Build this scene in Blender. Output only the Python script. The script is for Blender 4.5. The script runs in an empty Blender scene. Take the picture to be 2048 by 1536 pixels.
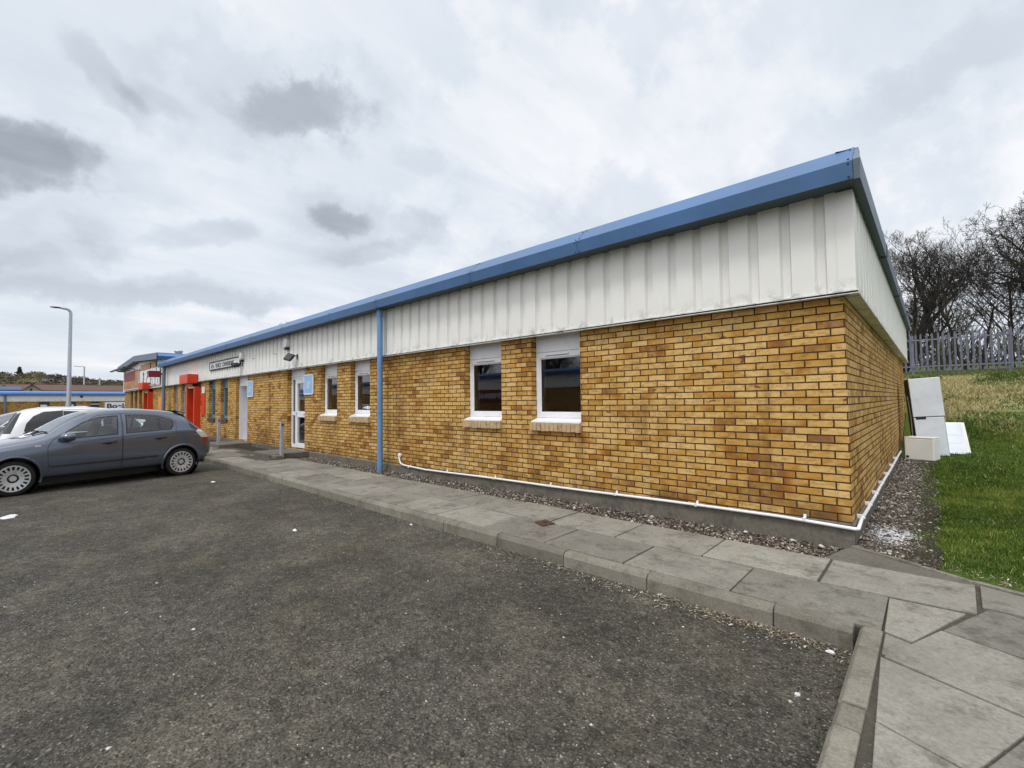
import bpy, bmesh, math, random
import numpy as np
from mathutils import Vector, Matrix, noise
random.seed(7)
rng = np.random.default_rng(7)
R = math.radians
scene = bpy.context.scene
COL = scene.collection

# ------------------------------------------------------------------ materials
class NT:
    def __init__(s, name):
        s.m = bpy.data.materials.new(name); s.m.use_nodes = True
        s.t = s.m.node_tree; s.t.nodes.clear()
        s.out = s.t.nodes.new('ShaderNodeOutputMaterial')
    def n(s, typ, **kw):
        nd = s.t.nodes.new('ShaderNode' + typ)
        for k, v in kw.items():
            if k.startswith('i_'):
                key = k[2:]
                key = int(key) if key.isdigit() else key.replace('_', ' ')
                s.set(nd.inputs[key], v)
            else: setattr(nd, k, v)
        return nd
    def set(s, sock, v):
        if isinstance(v, bpy.types.NodeSocket): s.t.links.new(v, sock)
        elif isinstance(v, bpy.types.Node): s.t.links.new(v.outputs[0], sock)
        else:
            if sock.type == 'RGBA' and len(v) == 3: v = (*v, 1)
            sock.default_value = v
    def math(s, op, a, b=0.5, clamp=False):
        nd = s.n('Math', operation=op, use_clamp=clamp); s.set(nd.inputs[0], a); s.set(nd.inputs[1], b); return nd.outputs[0]
    def mix(s, fac, a, b, blend='MIX'):
        nd = s.n('Mix', data_type='RGBA', blend_type=blend)
        s.set(nd.inputs[0], fac); s.set(nd.inputs[6], a); s.set(nd.inputs[7], b); return nd.outputs[2]
    def ramp(s, fac, stops, interp='LINEAR'):
        nd = s.n('ValToRGB'); cr = nd.color_ramp; cr.interpolation = interp
        while len(cr.elements) < len(stops): cr.elements.new(0.5)
        for e, (p, c) in zip(cr.elements, stops):
            e.position = p
            if not hasattr(c, '__len__'): c = (c, c, c)
            e.color = (*c, 1)
        s.set(nd.inputs[0], fac); return nd.outputs[0]
    def noise(s, scale, detail=4, rough=.55, vec=None, dist=0):
        nd = s.n('TexNoise'); nd.inputs['Scale'].default_value = scale; nd.inputs['Detail'].default_value = detail
        nd.inputs['Roughness'].default_value = rough; nd.inputs['Distortion'].default_value = dist
        if vec is not None: s.set(nd.inputs['Vector'], vec)
        return nd.outputs[0]
    def vor(s, scale, vec=None, feature='F1'):
        nd = s.n('TexVoronoi', feature=feature); nd.inputs['Scale'].default_value = scale
        if vec is not None: s.set(nd.inputs['Vector'], vec)
        return nd
    def pos(s): return s.n('NewGeometry').outputs['Position']
    def mapping(s, vec, scale=(1, 1, 1), loc=(0, 0, 0)):
        nd = s.n('Mapping'); s.set(nd.inputs[0], vec); nd.inputs['Scale'].default_value = scale; nd.inputs['Location'].default_value = loc
        return nd.outputs[0]
    def bump(s, h, strength=.3, dist=.01, normal=None):
        nd = s.n('Bump'); nd.inputs['Strength'].default_value = strength; nd.inputs['Distance'].default_value = dist
        s.set(nd.inputs['Height'], h)
        if normal is not None: s.set(nd.inputs['Normal'], normal)
        return nd.outputs[0]
    def bsdf(s, base, rough=.7, metal=0., normal=None, coat=0., spec=.5, **kw):
        b = s.n('BsdfPrincipled')
        s.set(b.inputs['Base Color'], base); s.set(b.inputs['Roughness'], rough); s.set(b.inputs['Metallic'], metal)
        b.inputs['Specular IOR Level'].default_value = spec
        if coat: b.inputs['Coat Weight'].default_value = coat; b.inputs['Coat Roughness'].default_value = .05
        if normal is not None: s.set(b.inputs['Normal'], normal)
        for k, v in kw.items(): s.set(b.inputs[k.replace('_', ' ')], v)
        s.t.links.new(b.outputs[0], s.out.inputs[0]); return s.m

def plain(name, c, rough=.6, metal=0., var=.18, scale=6., bumpy=.0, coat=0., spec=.5, dirt=0.):
    """a surface of one colour with uneven wear"""
    m = NT(name); p = m.pos()
    n1 = m.noise(scale, 5, .6, p)
    lo = tuple(x * (1 - var) for x in c); hi = tuple(min(1, x * (1 + var)) for x in c)
    col = m.ramp(n1, [(.3, lo), (.7, hi)])
    if dirt:
        n2 = m.noise(scale * .35, 6, .7, p)
        col = m.mix(m.ramp(n2, [(.5, 0.), (.75, dirt)]), col, (.09, .075, .05))
    r = m.ramp(n1, [(.3, max(0, rough - .08)), (.7, min(1, rough + .08))])
    nrm = m.bump(m.noise(scale * 12, 3, .6, p), bumpy, .004) if bumpy else None
    return m.bsdf(col, r, metal, nrm, coat, spec)

def brick_mat(name, pale=1.0, damp=True):
    m = NT(name); uv = m.n('UVMap').outputs[0]; p = m.pos()
    wob = m.n('TexNoise'); wob.inputs['Scale'].default_value = 3.; wob.inputs['Detail'].default_value = 2; m.set(wob.inputs['Vector'], uv)
    off = m.n('VectorMath', operation='MULTIPLY_ADD')
    m.set(off.inputs[0], wob.outputs[1]); off.inputs[1].default_value = (.008, .006, 0); m.set(off.inputs[2], uv)
    def bt(c1, c2):
        b = m.n('TexBrick'); b.offset = .5; b.offset_frequency = 2; b.squash = 1
        for k, v in (('Scale', 1.), ('Mortar Size', .0072), ('Mortar Smooth', .25), ('Bias', 0.), ('Brick Width', .225), ('Row Height', .075)): b.inputs[k].default_value = v
        b.inputs['Color1'].default_value = (c1, c1, c1, 1); b.inputs['Color2'].default_value = (c2, c2, c2, 1); b.inputs['Mortar'].default_value = (.5, .5, .5, 1)
        m.set(b.inputs['Vector'], off.outputs[0]); return b
    b = bt(0., 1.)
    # per brick random, pushed about by broad patches of darker firing
    patch = m.noise(1.1, 3, .6, p)
    f = m.math('ADD', m.math('MULTIPLY', b.outputs[0], .86), m.math('MULTIPLY', m.math('SUBTRACT', patch, .50), 1.9))
    k = pale
    col = m.ramp(f, [(0., (.69*k, .455*k, .175*k)), (.30, (.63*k, .395*k, .130*k)), (.48, (.56*k, .330*k, .090*k)), (.60, (.47*k, .235*k, .044*k)), (.69, (.57*k, .340*k, .095*k)),
                     (.80, (.39*k, .175*k, .030*k)), (.89, (.25*k, .098*k, .017*k)), (.93, (.24*k, .105*k, .055*k)), (.97, (.29*k, .14*k, .03*k)), (1., (.36*k, .19*k, .045*k))])
    st = m.noise(14., 6, .65, m.mapping(p, (1, 1, 2.2)))
    col = m.mix(m.ramp(st, [(.45, 0.), (.70, .72)]), col, (.25, .115, .024))
    pit = m.noise(38., 3, .7, p)
    col = m.mix(m.ramp(pit, [(.66, 0.), (.72, .6)]), col, (.09, .03, .018))
    pl = m.noise(7., 4, .7, p)
    col = m.mix(m.ramp(pl, [(.50, 0.), (.72, .45)]), col, (.62, .44, .19))
    sp = m.noise(5.2, 2, .5, m.mapping(p, (1, 1, 1.9), (3, 7, 1)))
    col = m.mix(m.ramp(sp, [(.735, 0.), (.75, .85)]), col, (.15, .052, .035))
    if damp:   # green-black damp near the plinth
        z = m.n('SeparateXYZ'); m.set(z.inputs[0], p)
        low = m.math('SUBTRACT', 1., m.math('DIVIDE', m.math('SUBTRACT', z.outputs[2], .2), .42), True)
        dm = m.math('MULTIPLY', low, m.ramp(m.noise(2.6, 4, .7, p), [(.44, 0.), (.66, .95)]))
        col = m.mix(dm, col, (.075, .058, .022))
        streak = m.noise(2.2, 5, .7, m.mapping(p, (2.2, 2.2, .22)))
        col = m.mix(m.ramp(streak, [(.54, 0.), (.74, .55)]), col, (.17, .078, .018))
    if damp:   # run-off stains under sill ends, beside the downpipe and by the doors
        fx = m.n('SeparateXYZ'); m.set(fx.inputs[0], p); sn = m.ramp(m.noise(4.5, 6, .72, m.mapping(p, (1.6, 1.6, .7), (2, 2, 2))), [(.34, .1), (.62, 1.)]); acc = 0.
        for xc, wd, z0, z1, k_ in ((-4.56, .13, .45, 1.06, .9), (-3.66, .10, .6, 1.06, .6), (-6.08, .16, .4, 1.06, .9), (-5.16, .14, .5, 1.06, .8), (-8.15, .32, .3, 2.45, .75), (-7.2, .5, 1.7, 2.6, .45), (-9.3, .12, .5, 1.06, .6), (-11.2, .5, .3, 1.06, .55), (-15.3, .10, .2, 2.3, .9), (-15.6, .9, -.2, .85, .8), (-2.7, .6, 1.0, 1.5, .35), (-6.6, .5, .5, 1.25, .45)):
            gx = m.math('SUBTRACT', 1., m.math('ABSOLUTE', m.math('DIVIDE', m.math('SUBTRACT', fx.outputs[0], xc), wd)), True)
            mid_, hf = (z0 + z1) / 2, (z1 - z0) / 2
            gz = m.math('MULTIPLY', m.math('SUBTRACT', 1., m.math('ABSOLUTE', m.math('DIVIDE', m.math('SUBTRACT', fx.outputs[2], mid_), hf)), True), 2.2, True)
            acc = m.math('ADD', acc, m.math('MULTIPLY', m.math('MULTIPLY', gx, gz), k_))
        col = m.mix(m.math('MULTIPLY', acc, sn, True), col, (.115, .05, .013))
    mort = m.ramp(m.noise(20., 3, .6, p), [(.3, (.026, .012, .006)), (.8, (.10, .050, .020))])
    col = m.mix(b.outputs[1], col, mort)
    h = m.math('ADD', m.math('MULTIPLY', m.math('SUBTRACT', 1., b.outputs[1]), 1.), m.math('MULTIPLY', st, .35))
    nrm = m.bump(h, .9, .012)
    return m.bsdf(col, .85, 0, nrm, spec=.25)

def asphalt_mat():
    m = NT('asphalt'); p = m.pos()
    big = m.noise(.55, 5, .65, p); mid = m.noise(3.2, 6, .7, p)
    v1 = m.vor(58., m.mapping(p, (1, 1, .3))); v2 = m.vor(120., p)
    rnd = m.n('SeparateXYZ'); m.set(rnd.inputs[0], v1.outputs[1])
    stone = m.ramp(rnd.outputs[0], [(0., (.060, .055, .046)), (.4, (.140, .129, .109)), (.75, (.205, .189, .160)), (.95, (.29, .27, .232)), (1., (.46, .43, .38))])
    col = m.mix(m.ramp(v1.outputs[0], [(.15, 0.), (.6, 1.)]), stone, (.072, .068, .060))
    col = m.mix(.42, col, m.ramp(mid, [(.25, (.098, .090, .076)), (.8, (.22, .203, .172))]))
    col = m.mix(m.ramp(big, [(.36, .85), (.60, 0.)]), col, m.mix(1., col, (.55, .55, .54), 'MULTIPLY'))
    col = m.mix(m.ramp(m.noise(1.3, 5, .6, m.mapping(p, (1, 1, 1), (9, 2, 0))), [(.48, 0.), (.70, .6)]), col, (.215, .195, .155))
    moss = m.noise(.9, 4, .6, m.mapping(p, (1, 1, 1), (4, 5, 0)))
    col = m.mix(m.ramp(moss, [(.5, 0.), (.75, .42)]), col, (.125, .105, .065))
    cv = m.vor(24., m.mapping(p, (1, 1, .3), (1, 3, 0))); cr_ = m.n('SeparateXYZ'); m.set(cr_.inputs[0], cv.outputs[1])
    col = m.mix(.45, col, m.mix(1., col, m.ramp(cr_.outputs[0], [(0., .30), (.3, .8), (.7, 1.05), (1., 1.5)]), 'MULTIPLY'))
    fv = m.vor(95., m.mapping(p, (1, 1, .3), (5, 3, 0))); fr_ = m.n('SeparateXYZ'); m.set(fr_.inputs[0], fv.outputs[1])
    col = m.mix(1., col, m.ramp(fr_.outputs[0], [(0., .45), (.25, .80), (.7, 1.0), (.93, 1.25), (1., 1.8)]), 'MULTIPLY')
    clot = m.noise(16., 6, .78, p)
    col = m.mix(1., col, m.ramp(clot, [(.28, .66), (.5, .95), (.72, 1.22)]), 'MULTIPLY')
    col = m.mix(1., col, (.86, .85, .83), 'MULTIPLY')
    crack = m.noise(9., 5, .75, p)
    col = m.mix(m.ramp(crack, [(.62, 0.), (.70, .8)]), col, (.03, .028, .026))
    h = m.math('ADD', m.math('MULTIPLY', m.math('SUBTRACT', 1., v1.outputs[0]), .8), m.math('ADD', m.math('MULTIPLY', crack, -1.2), m.math('MULTIPLY', mid, 1.4)))
    h = m.math('ADD', h, m.math('ADD', m.math('MULTIPLY', v2.outputs[0], .2), m.math('MULTIPLY', clot, .9)))
    return m.bsdf(col, .88, 0, m.bump(h, 1., .016), spec=.3)

def concrete_mat(name, c, grain=60., stain=.5):
    m = NT(name); p = m.pos()
    a = m.noise(2.6, 6, .68, p); g = m.noise(grain, 4, .7, p)
    col = m.ramp(a, [(.25, tuple(x * .66 for x in c)), (.5, c), (.8, tuple(x * 1.2 for x in c))])
    col = m.mix(m.ramp(g, [(.35, .5), (.6, 0.)]), col, tuple(x * .5 for x in c))
    d = m.noise(5.5, 6, .75, m.mapping(p, (1, 1, 1), (3, 1, 2)))
    col = m.mix(m.ramp(d, [(.5, 0.), (.72, stain)]), col, (.075, .068, .055))
    spk = m.vor(130., p); rn = m.n('SeparateXYZ'); m.set(rn.inputs[0], spk.outputs[1])
    col = m.mix(m.ramp(rn.outputs[0], [(.95, 0.), (.98, .16)]), col, (.45, .44, .41))
    isl = m.n('NewGeometry').outputs['Random Per Island']
    col = m.mix(1., col, m.ramp(isl, [(0., .70), (1., 1.16)]), 'MULTIPLY')
    return m.bsdf(col, .88, 0, m.bump(m.math('ADD', g, m.math('MULTIPLY', a, .8)), .45, .006), spec=.3)

def glass_mat(name, tint=(.82, .85, .85), k=1.0):
    m = NT(name)
    tr = m.n('BsdfTransparent', i_Color=tint); gl = m.n('BsdfGlossy', i_Color=(.95, .97, 1.), i_Roughness=.004)
    fr = m.n('Fresnel', i_IOR=1.52)
    fac = m.math('ADD', m.math('MULTIPLY', fr.outputs[0], k), .035, True)
    mx = m.n('MixShader'); m.set(mx.inputs[0], fac); m.set(mx.inputs[1], tr.outputs[0]); m.set(mx.inputs[2], gl.outputs[0])
    m.t.links.new(mx.outputs[0], m.out.inputs[0]); return m.m

def clad_mat():
    m = NT('cream_cladding'); p = m.pos()
    n = m.noise(1.4, 5, .6, p)
    col = m.ramp(n, [(.3, (.76, .755, .715)), (.7, (.82, .815, .78))])
    st = m.noise(3., 6, .75, m.mapping(p, (3.2, 3.2, .16)))
    col = m.mix(m.ramp(st, [(.58, 0.), (.80, .30)]), col, (.42, .40, .33))
    z = m.n('SeparateXYZ'); m.set(z.inputs[0], p)
    low = m.math('SUBTRACT', 1., m.math('DIVIDE', m.math('SUBTRACT', z.outputs[2], 2.49), .16), True)
    col = m.mix(m.math('MULTIPLY', low, m.ramp(m.noise(6., 5, .7, p), [(.5, 0.), (.72, .85)])), col, (.10, .095, .06))
    return m.bsdf(col, .48, 0, m.bump(m.noise(1.8, 2, .5, p), .12, .02))

def grass_ground_mat():
    m = NT('turf'); p = m.pos()
    a = m.noise(.9, 6, .7, p); f = m.noise(22., 5, .7, p)
    green = m.ramp(f, [(.3, (.03, .055, .008)), (.55, (.07, .12, .016)), (.8, (.13, .17, .035))])
    straw = m.ramp(f, [(.3, (.20, .17, .075)), (.7, (.46, .40, .21))])
    z = m.n('SeparateXYZ'); m.set(z.inputs[0], p)
    band = m.math('MULTIPLY', m.ramp(m.math('DIVIDE', z.outputs[2], 3.), [(.30, 0.), (.42, 1.), (.66, 1.), (.72, 0.)]), m.ramp(m.noise(.8, 5, .6, m.mapping(p, (.6, 1.6, 1))), [(.36, 0.), (.52, 1.)]))
    col = m.mix(band, green, straw)
    col = m.mix(m.ramp(a, [(.55, 0.), (.75, .5)]), col, (.12, .13, .035))
    return m.bsdf(col, .9, 0, m.bump(f, .6, .03), spec=.2)

def soil_mat():
    m = NT('dark_soil'); p = m.pos()
    f = m.noise(30., 5, .7, p); a = m.noise(3., 4, .6, p)
    col = m.ramp(f, [(.3, (.018, .014, .010)), (.6, (.055, .045, .034)), (.8, (.11, .095, .075))])
    col = m.mix(m.ramp(a, [(.45, 0.), (.7, .4)]), col, (.04, .036, .026))
    return m.bsdf(col, .95, 0, m.bump(f, .8, .02), spec=.2)

def tinted_mat(name, stops, rough=.8, spec=.25):
    """colour from a per-element 'tint' attribute"""
    m = NT(name); a = m.n('Attribute'); a.attribute_name = 'tint'
    return m.bsdf(m.ramp(a.outputs['Fac'], stops), rough, spec=spec)

def powder_mat():
    m = NT('white_powder'); p = m.pos()
    tr = m.n('BsdfTransparent'); df = m.n('BsdfDiffuse', i_Color=(.72, .74, .78))
    return df, m

MAT = {}
MAT['brick'] = brick_mat('buff_brick')
MAT['brick_far'] = brick_mat('buff_brick_far', .9, False)
MAT['asphalt'] = asphalt_mat()
MAT['slab'] = concrete_mat('paving_slab', (.275, .262, .226), 48., .85)
MAT['kerb'] = concrete_mat('kerb_concrete', (.235, .218, .178), 70., .8)
MAT['joint'] = concrete_mat('slab_joint', (.07, .063, .05), 40., .6)
MAT['plinth'] = concrete_mat('plinth_concrete', (.175, .158, .128), 18., 1.)
MAT['step'] = concrete_mat('step_concrete', (.20, .185, .155), 50., .7)
MAT['clad'] = clad_mat()
MAT['blue'] = plain('blue_fascia_face', (.052, .138, .30), .36, 0, .16, 1.2, .25, spec=.6, dirt=.16)
MAT['bluegrey'] = plain('weathered_blue_verge', (.125, .17, .23), .5, 0, .22, 1.8, dirt=.25)
MAT['soffit'] = plain('grey_blue_soffit', (.055, .085, .11), .6, 0, .2, 2.5, dirt=.3)
MAT['brightblue'] = plain('bright_blue_roof', (.045, .17, .50), .4, 0, .10, .6)
MAT['pipe_blue'] = plain('blue_downpipe_paint', (.13, .27, .50), .38, 0, .12, 3., dirt=.2)
MAT['upvc'] = plain('white_upvc', (.80, .81, .84), .3, 0, .03, 3.)
MAT['white'] = plain('white_paint', (.74, .75, .76), .4, 0, .05, 4.)
MAT['glass'] = glass_mat('window_glass', (.80, .83, .83), 1.9)
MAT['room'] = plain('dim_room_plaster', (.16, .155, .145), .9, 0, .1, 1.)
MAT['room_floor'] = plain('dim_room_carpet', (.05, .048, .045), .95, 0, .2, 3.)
MAT['black'] = plain('black_plastic', (.012, .012, .013), .5, 0, .2, 8.)
MAT['dark'] = plain('dark_grey_metal', (.035, .037, .04), .45, .2, .2, 6.)
MAT['galv'] = plain('galvanised_steel', (.42, .46, .51), .42, .35, .14, 9.)
MAT['palisade'] = plain('grey_lavender_palisade', (.20, .205, .26), .5, .25, .16, 4.)
MAT['red'] = plain('red_orange_paint', (.62, .045, .008), .42, 0, .08, 2.)
MAT['redside'] = plain('red_door_paint', (.42, .022, .008), .5, 0, .10, 2.)
MAT['bluewin'] = plain('teal_window_frame', (.085, .24, .34), .4, 0, .1, 4.)
MAT['sillbrick'] = plain('tan_sill_brick', (.50, .36, .20), .85, 0, .22, 22., .4, dirt=.7)
MAT['darksill'] = plain('dark_tile_sill', (.075, .04, .03), .7, 0, .2, 10.)
MAT['lightblue'] = plain('light_blue_sign', (.27, .47, .74), .4, 0, .03, 3.)
MAT['rust'] = plain('rusty_iron', (.085, .045, .026), .85, .2, .35, 40., .6)
MAT['tyre'] = plain('tyre_rubber', (.014, .014, .014), .85, 0, .15, 20.)
MAT['hubcap'] = plain('silver_hubcap', (.58, .59, .60), .32, .45, .06, 12.)
MAT['cabin'] = plain('dark_cabin_trim', (.05, .052, .056), .8, 0, .2, 10.)
MAT['carglass'] = glass_mat('car_glass', (.84, .90, .88), 1.25)
MAT['privacy'] = glass_mat('privacy_glass', (.04, .045, .05), .55)
MAT['lamp_red'] = plain('red_lens', (.24, .012, .018), .15, 0, .1, 10., coat=1.)
MAT['lamp_white'] = plain('clear_lens', (.62, .60, .55), .15, 0, .1, 10., coat=1.)
MAT['bark'] = plain('dark_bark', (.032, .027, .022), .95, 0, .35, 8., .5)
MAT['twig'] = plain('dark_twig', (.040, .033, .027), .95, 0, .3, 3.)
MAT['fridge'] = plain('scuffed_white_enamel', (.68, .72, .78), .34, 0, .09, 2.2, dirt=.2)
MAT['cream_box'] = plain('grimy_cream_enamel', (.74, .73, .69), .45, 0, .05, 3., dirt=.2)
MAT['turf'] = grass_ground_mat()
MAT['soil'] = soil_mat()
MAT['brownroof'] = plain('brown_tile_roof', (.115, .062, .048), .9, 0, .15, .5)
MAT['navyroof'] = plain('navy_sheet_roof', (.03, .06, .14), .5, 0, .1, .4)
MAT['beige'] = plain('beige_render', (.36, .33, .25), .9, 0, .1, .5)
MAT['harl'] = plain('pale_harled_wall', (.50, .50, .50), .9, 0, .1, .3)
MAT['slate'] = plain('grey_slate_roof', (.11, .10, .11), .8, 0, .15, .4)

def paint(name, c, metal, flake=.15):
    m = NT(name); p = m.pos()
    n = m.noise(40., 2, .5, p)
    col = m.ramp(n, [(.3, tuple(x * (1 - flake) for x in c)), (.7, tuple(x * (1 + flake) for x in c))])
    d = m.noise(3.5, 5, .7, p)
    rough = m.ramp(d, [(.3, .13), (.8, .18)])
    z = m.n('SeparateXYZ'); m.set(z.inputs[0], p)
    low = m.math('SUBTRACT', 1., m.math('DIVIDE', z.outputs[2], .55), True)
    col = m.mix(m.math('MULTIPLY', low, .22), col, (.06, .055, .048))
    return m.bsdf(col, rough, metal, coat=1.)
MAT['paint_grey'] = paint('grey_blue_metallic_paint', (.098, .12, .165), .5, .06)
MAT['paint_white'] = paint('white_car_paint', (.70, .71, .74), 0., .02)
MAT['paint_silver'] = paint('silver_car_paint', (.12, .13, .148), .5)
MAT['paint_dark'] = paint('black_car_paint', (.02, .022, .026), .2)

# ------------------------------------------------------------------ mesh building
class MB:
    def __init__(s): s.v = []; s.f = []; s.mi = []
    def add(s, verts, faces, m=0):
        o = len(s.v); s.v += [tuple(p) for p in verts]
        for f in faces: s.f.append(tuple(i + o for i in f)); s.mi.append(m)
        return s
    def box(s, x0, x1, y0, y1, z0, z1, m=0):
        v = [(x0, y0, z0), (x1, y0, z0), (x1, y1, z0), (x0, y1, z0), (x0, y0, z1), (x1, y0, z1), (x1, y1, z1), (x0, y1, z1)]
        return s.add(v, [(0, 3, 2, 1), (4, 5, 6, 7), (0, 1, 5, 4), (1, 2, 6, 5), (2, 3, 7, 6), (3, 0, 4, 7)], m)
    def quad(s, a, b, c, d, m=0): return s.add([a, b, c, d], [(0, 1, 2, 3)], m)
    def prism(s, poly, z0, z1, m=0):
        """poly = xy points, counter-clockwise"""
        n = len(poly)
        v = [(x, y, z0) for x, y in poly] + [(x, y, z1) for x, y in poly]
        f = [tuple(range(n - 1, -1, -1)), tuple(range(n, 2 * n))] + [(i, (i + 1) % n, n + (i + 1) % n, n + i) for i in range(n)]
        return s.add(v, f, m)
    def extrude_x(s, prof, x0, x1, m=0, caps=True):
        """prof = yz points, counter-clockwise seen from +x"""
        n = len(prof); v = [(x0, y, z) for y, z in prof] + [(x1, y, z) for y, z in prof]
        f = [(i, n + i, n + (i + 1) % n, (i + 1) % n) for i in range(n)]
        f = [tuple(reversed(q)) for q in f]
        if caps: f += [tuple(range(n - 1, -1, -1)), tuple(range(n, 2 * n))]
        return s.add(v, f, m)
    def extrude_y(s, prof, y0, y1, m=0):
        n = len(prof); v = [(x, y0, z) for x, z in prof] + [(x, y1, z) for x, z in prof]
        f = [(i, (i + 1) % n, n + (i + 1) % n, n + i) for i in range(n)] + [tuple(range(n - 1, -1, -1)), tuple(range(n, 2 * n))]
        return s.add(v, f, m)
    def tube(s, pts, r, n=8, m=0, caps=True):
        pts = [Vector(p) for p in pts]; rs = r if hasattr(r, '__len__') else [r] * len(pts)
        v = []; up = None
        for i, p in enumerate(pts):
            d = (pts[min(i + 1, len(pts) - 1)] - pts[max(i - 1, 0)]).normalized()
            if up is None: up = d.orthogonal().normalized()
            up = (up - d * up.dot(d))
            up = up.normalized() if up.length > 1e-5 else d.orthogonal().normalized()
            w = d.cross(up)
            for k in range(n):
                a = 2 * math.pi * k / n
                v.append(p + (up * math.cos(a) + w * math.sin(a)) * rs[i])
        f = [(i * n + k, i * n + (k + 1) % n, (i + 1) * n + (k + 1) % n, (i + 1) * n + k) for i in range(len(pts) - 1) for k in range(n)]
        if caps: f += [tuple(range(n - 1, -1, -1)), tuple(range((len(pts) - 1) * n, len(pts) * n))]
        return s.add(v, f, m)
    def lathe(s, prof, c=(0, 0, 0), axis='z', n=24, m=0):
        """prof = (radius, height)"""
        v = []
        for r, h in prof:
            for k in range(n):
                a = 2 * math.pi * k / n; x, y = r * math.cos(a), r * math.sin(a)
                q = {'z': (x, y, h), 'y': (x, h, -y), 'x': (h, x, y)}[axis]
                v.append((q[0] + c[0], q[1] + c[1], q[2] + c[2]))
        f = [(i * n + k, i * n + (k + 1) % n, (i + 1) * n + (k + 1) % n, (i + 1) * n + k) for i in range(len(prof) - 1) for k in range(n)]
        f += [tuple(range(n - 1, -1, -1)), tuple(range((len(prof) - 1) * n, len(prof) * n))]
        return s.add(v, f, m)
    def blob(s, c, r, m=0, sub=1, jit=.15):
        bm = bmesh.new(); bmesh.ops.create_icosphere(bm, subdivisions=sub, radius=1)
        rr = r if hasattr(r, '__len__') else (r, r, r)
        v = [(c[0] + q.co.x * rr[0] * (1 + random.uniform(-jit, jit)), c[1] + q.co.y * rr[1] * (1 + random.uniform(-jit, jit)), c[2] + q.co.z * rr[2] * (1 + random.uniform(-jit, jit))) for q in bm.verts]
        f = [tuple(w.index for w in q.verts) for q in bm.faces]; bm.free()
        return s.add(v, f, m)
    def build(s, name, mats, parent=None, smooth=False, bevel=0, uvoff=(0, 0, 0)):
        if not isinstance(mats, (list, tuple)): mats = [mats]
        me = bpy.data.meshes.new(name); me.from_pydata(s.v, [], s.f); me.update()
        for k in mats: me.materials.append(MAT[k] if isinstance(k, str) else k)
        if len(mats) > 1: me.polygons.foreach_set('material_index', s.mi)
        if smooth: me.polygons.foreach_set('use_smooth', [True] * len(me.polygons)); 
        uv = me.uv_layers.new(name='UVMap')
        for p in me.polygons:
            n = p.normal
            for li in p.loop_indices:
                c = me.vertices[me.loops[li].vertex_index].co
                if abs(n.z) > .8: q = (c.x - uvoff[0], c.y - uvoff[1])
                elif abs(n.x) > abs(n.y): q = (c.y - uvoff[1] + .1125, c.z - uvoff[2])
                else: q = (c.x - uvoff[0], c.z - uvoff[2])
                uv.data[li].uv = q
        if smooth:
            try: me.set_sharp_from_angle(angle=R(38))
            except Exception: pass
        o = bpy.data.objects.new(name, me); COL.objects.link(o)
        if parent: attach(o, parent)
        if bevel:
            b = o.modifiers.new('bevel', 'BEVEL'); b.width = bevel; b.segments = 2; b.limit_method = 'ANGLE'; b.angle_limit = R(40)
        return o

def wmat(o):
    m = Matrix.LocRotScale(o.location, o.rotation_euler, o.scale)
    return wmat(o.parent) @ o.matrix_parent_inverse @ m if o.parent else m
def attach(o, parent):
    o.parent = parent; o.matrix_parent_inverse = wmat(parent).inverted()
def attach_local(o, parent): o.parent = parent      # geometry already in the parent's own space
def tag(o, label=None, cat=None, group=None, kind=None):
    if label: o['label'] = label
    if cat: o['category'] = cat
    if group: o['group'] = group
    if kind: o['kind'] = kind
    return o
def thing(name, label, cat, loc=(0, 0, 0), rz=0, group=None):
    o = bpy.data.objects.new(name, None); COL.objects.link(o); o.empty_display_size = .2
    o.location = loc; o.rotation_euler = (0, 0, rz)
    return tag(o, label, cat, group)
def struct(name, mb, mats, **kw): return tag(mb.build(name, mats, **kw), kind='structure')
def copy_tree(o, parent=None):
    c = o.copy(); COL.objects.link(c)
    if parent: c.parent = parent; c.matrix_parent_inverse = o.matrix_parent_inverse.copy()
    for ch in list(o.children): copy_tree(ch, c)
    return c
def text_mesh(name, body, size, mat, loc, rot, parent, sx=1., bold=0., ext=.002, align='LEFT', spacing=1.):
    cu = bpy.data.curves.new('lettering', 'FONT'); cu.body = body; cu.size = size; cu.extrude = ext; cu.offset = bold; cu.align_x = align; cu.space_character = spacing
    t = bpy.data.objects.new('lettering', cu); COL.objects.link(t)
    dg = bpy.context.evaluated_depsgraph_get(); me = bpy.data.meshes.new_from_object(t.evaluated_get(dg))
    bpy.data.objects.remove(t); bpy.data.curves.remove(cu)
    me.name = name; me.materials.clear(); me.materials.append(MAT[mat] if isinstance(mat, str) else mat)
    o = bpy.data.objects.new(name, me); COL.objects.link(o)
    me.transform(Matrix.Translation(loc) @ rot.to_matrix().to_4x4() @ Matrix.Diagonal((sx, 1, 1, 1)))
    if parent: attach(o, parent)
    return o
def tri_soup(name, V, F, tint, mat):
    """big mesh from numpy arrays with one tint value per vertex"""
    me = bpy.data.meshes.new(name); k = F.shape[1]
    me.vertices.add(len(V)); me.vertices.foreach_set('co', np.asarray(V, 'f').ravel())
    me.loops.add(F.size); me.loops.foreach_set('vertex_index', F.ravel().astype('i'))
    me.polygons.add(len(F)); me.polygons.foreach_set('loop_start', np.arange(0, F.size, k, dtype='i'))
    a = me.attributes.new('tint', 'FLOAT', 'POINT'); a.data.foreach_set('value', np.asarray(tint, 'f'))
    me.update(calc_edges=True); me.validate()
    me.materials.append(mat); o = bpy.data.objects.new(name, me); COL.objects.link(o); return o
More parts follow.
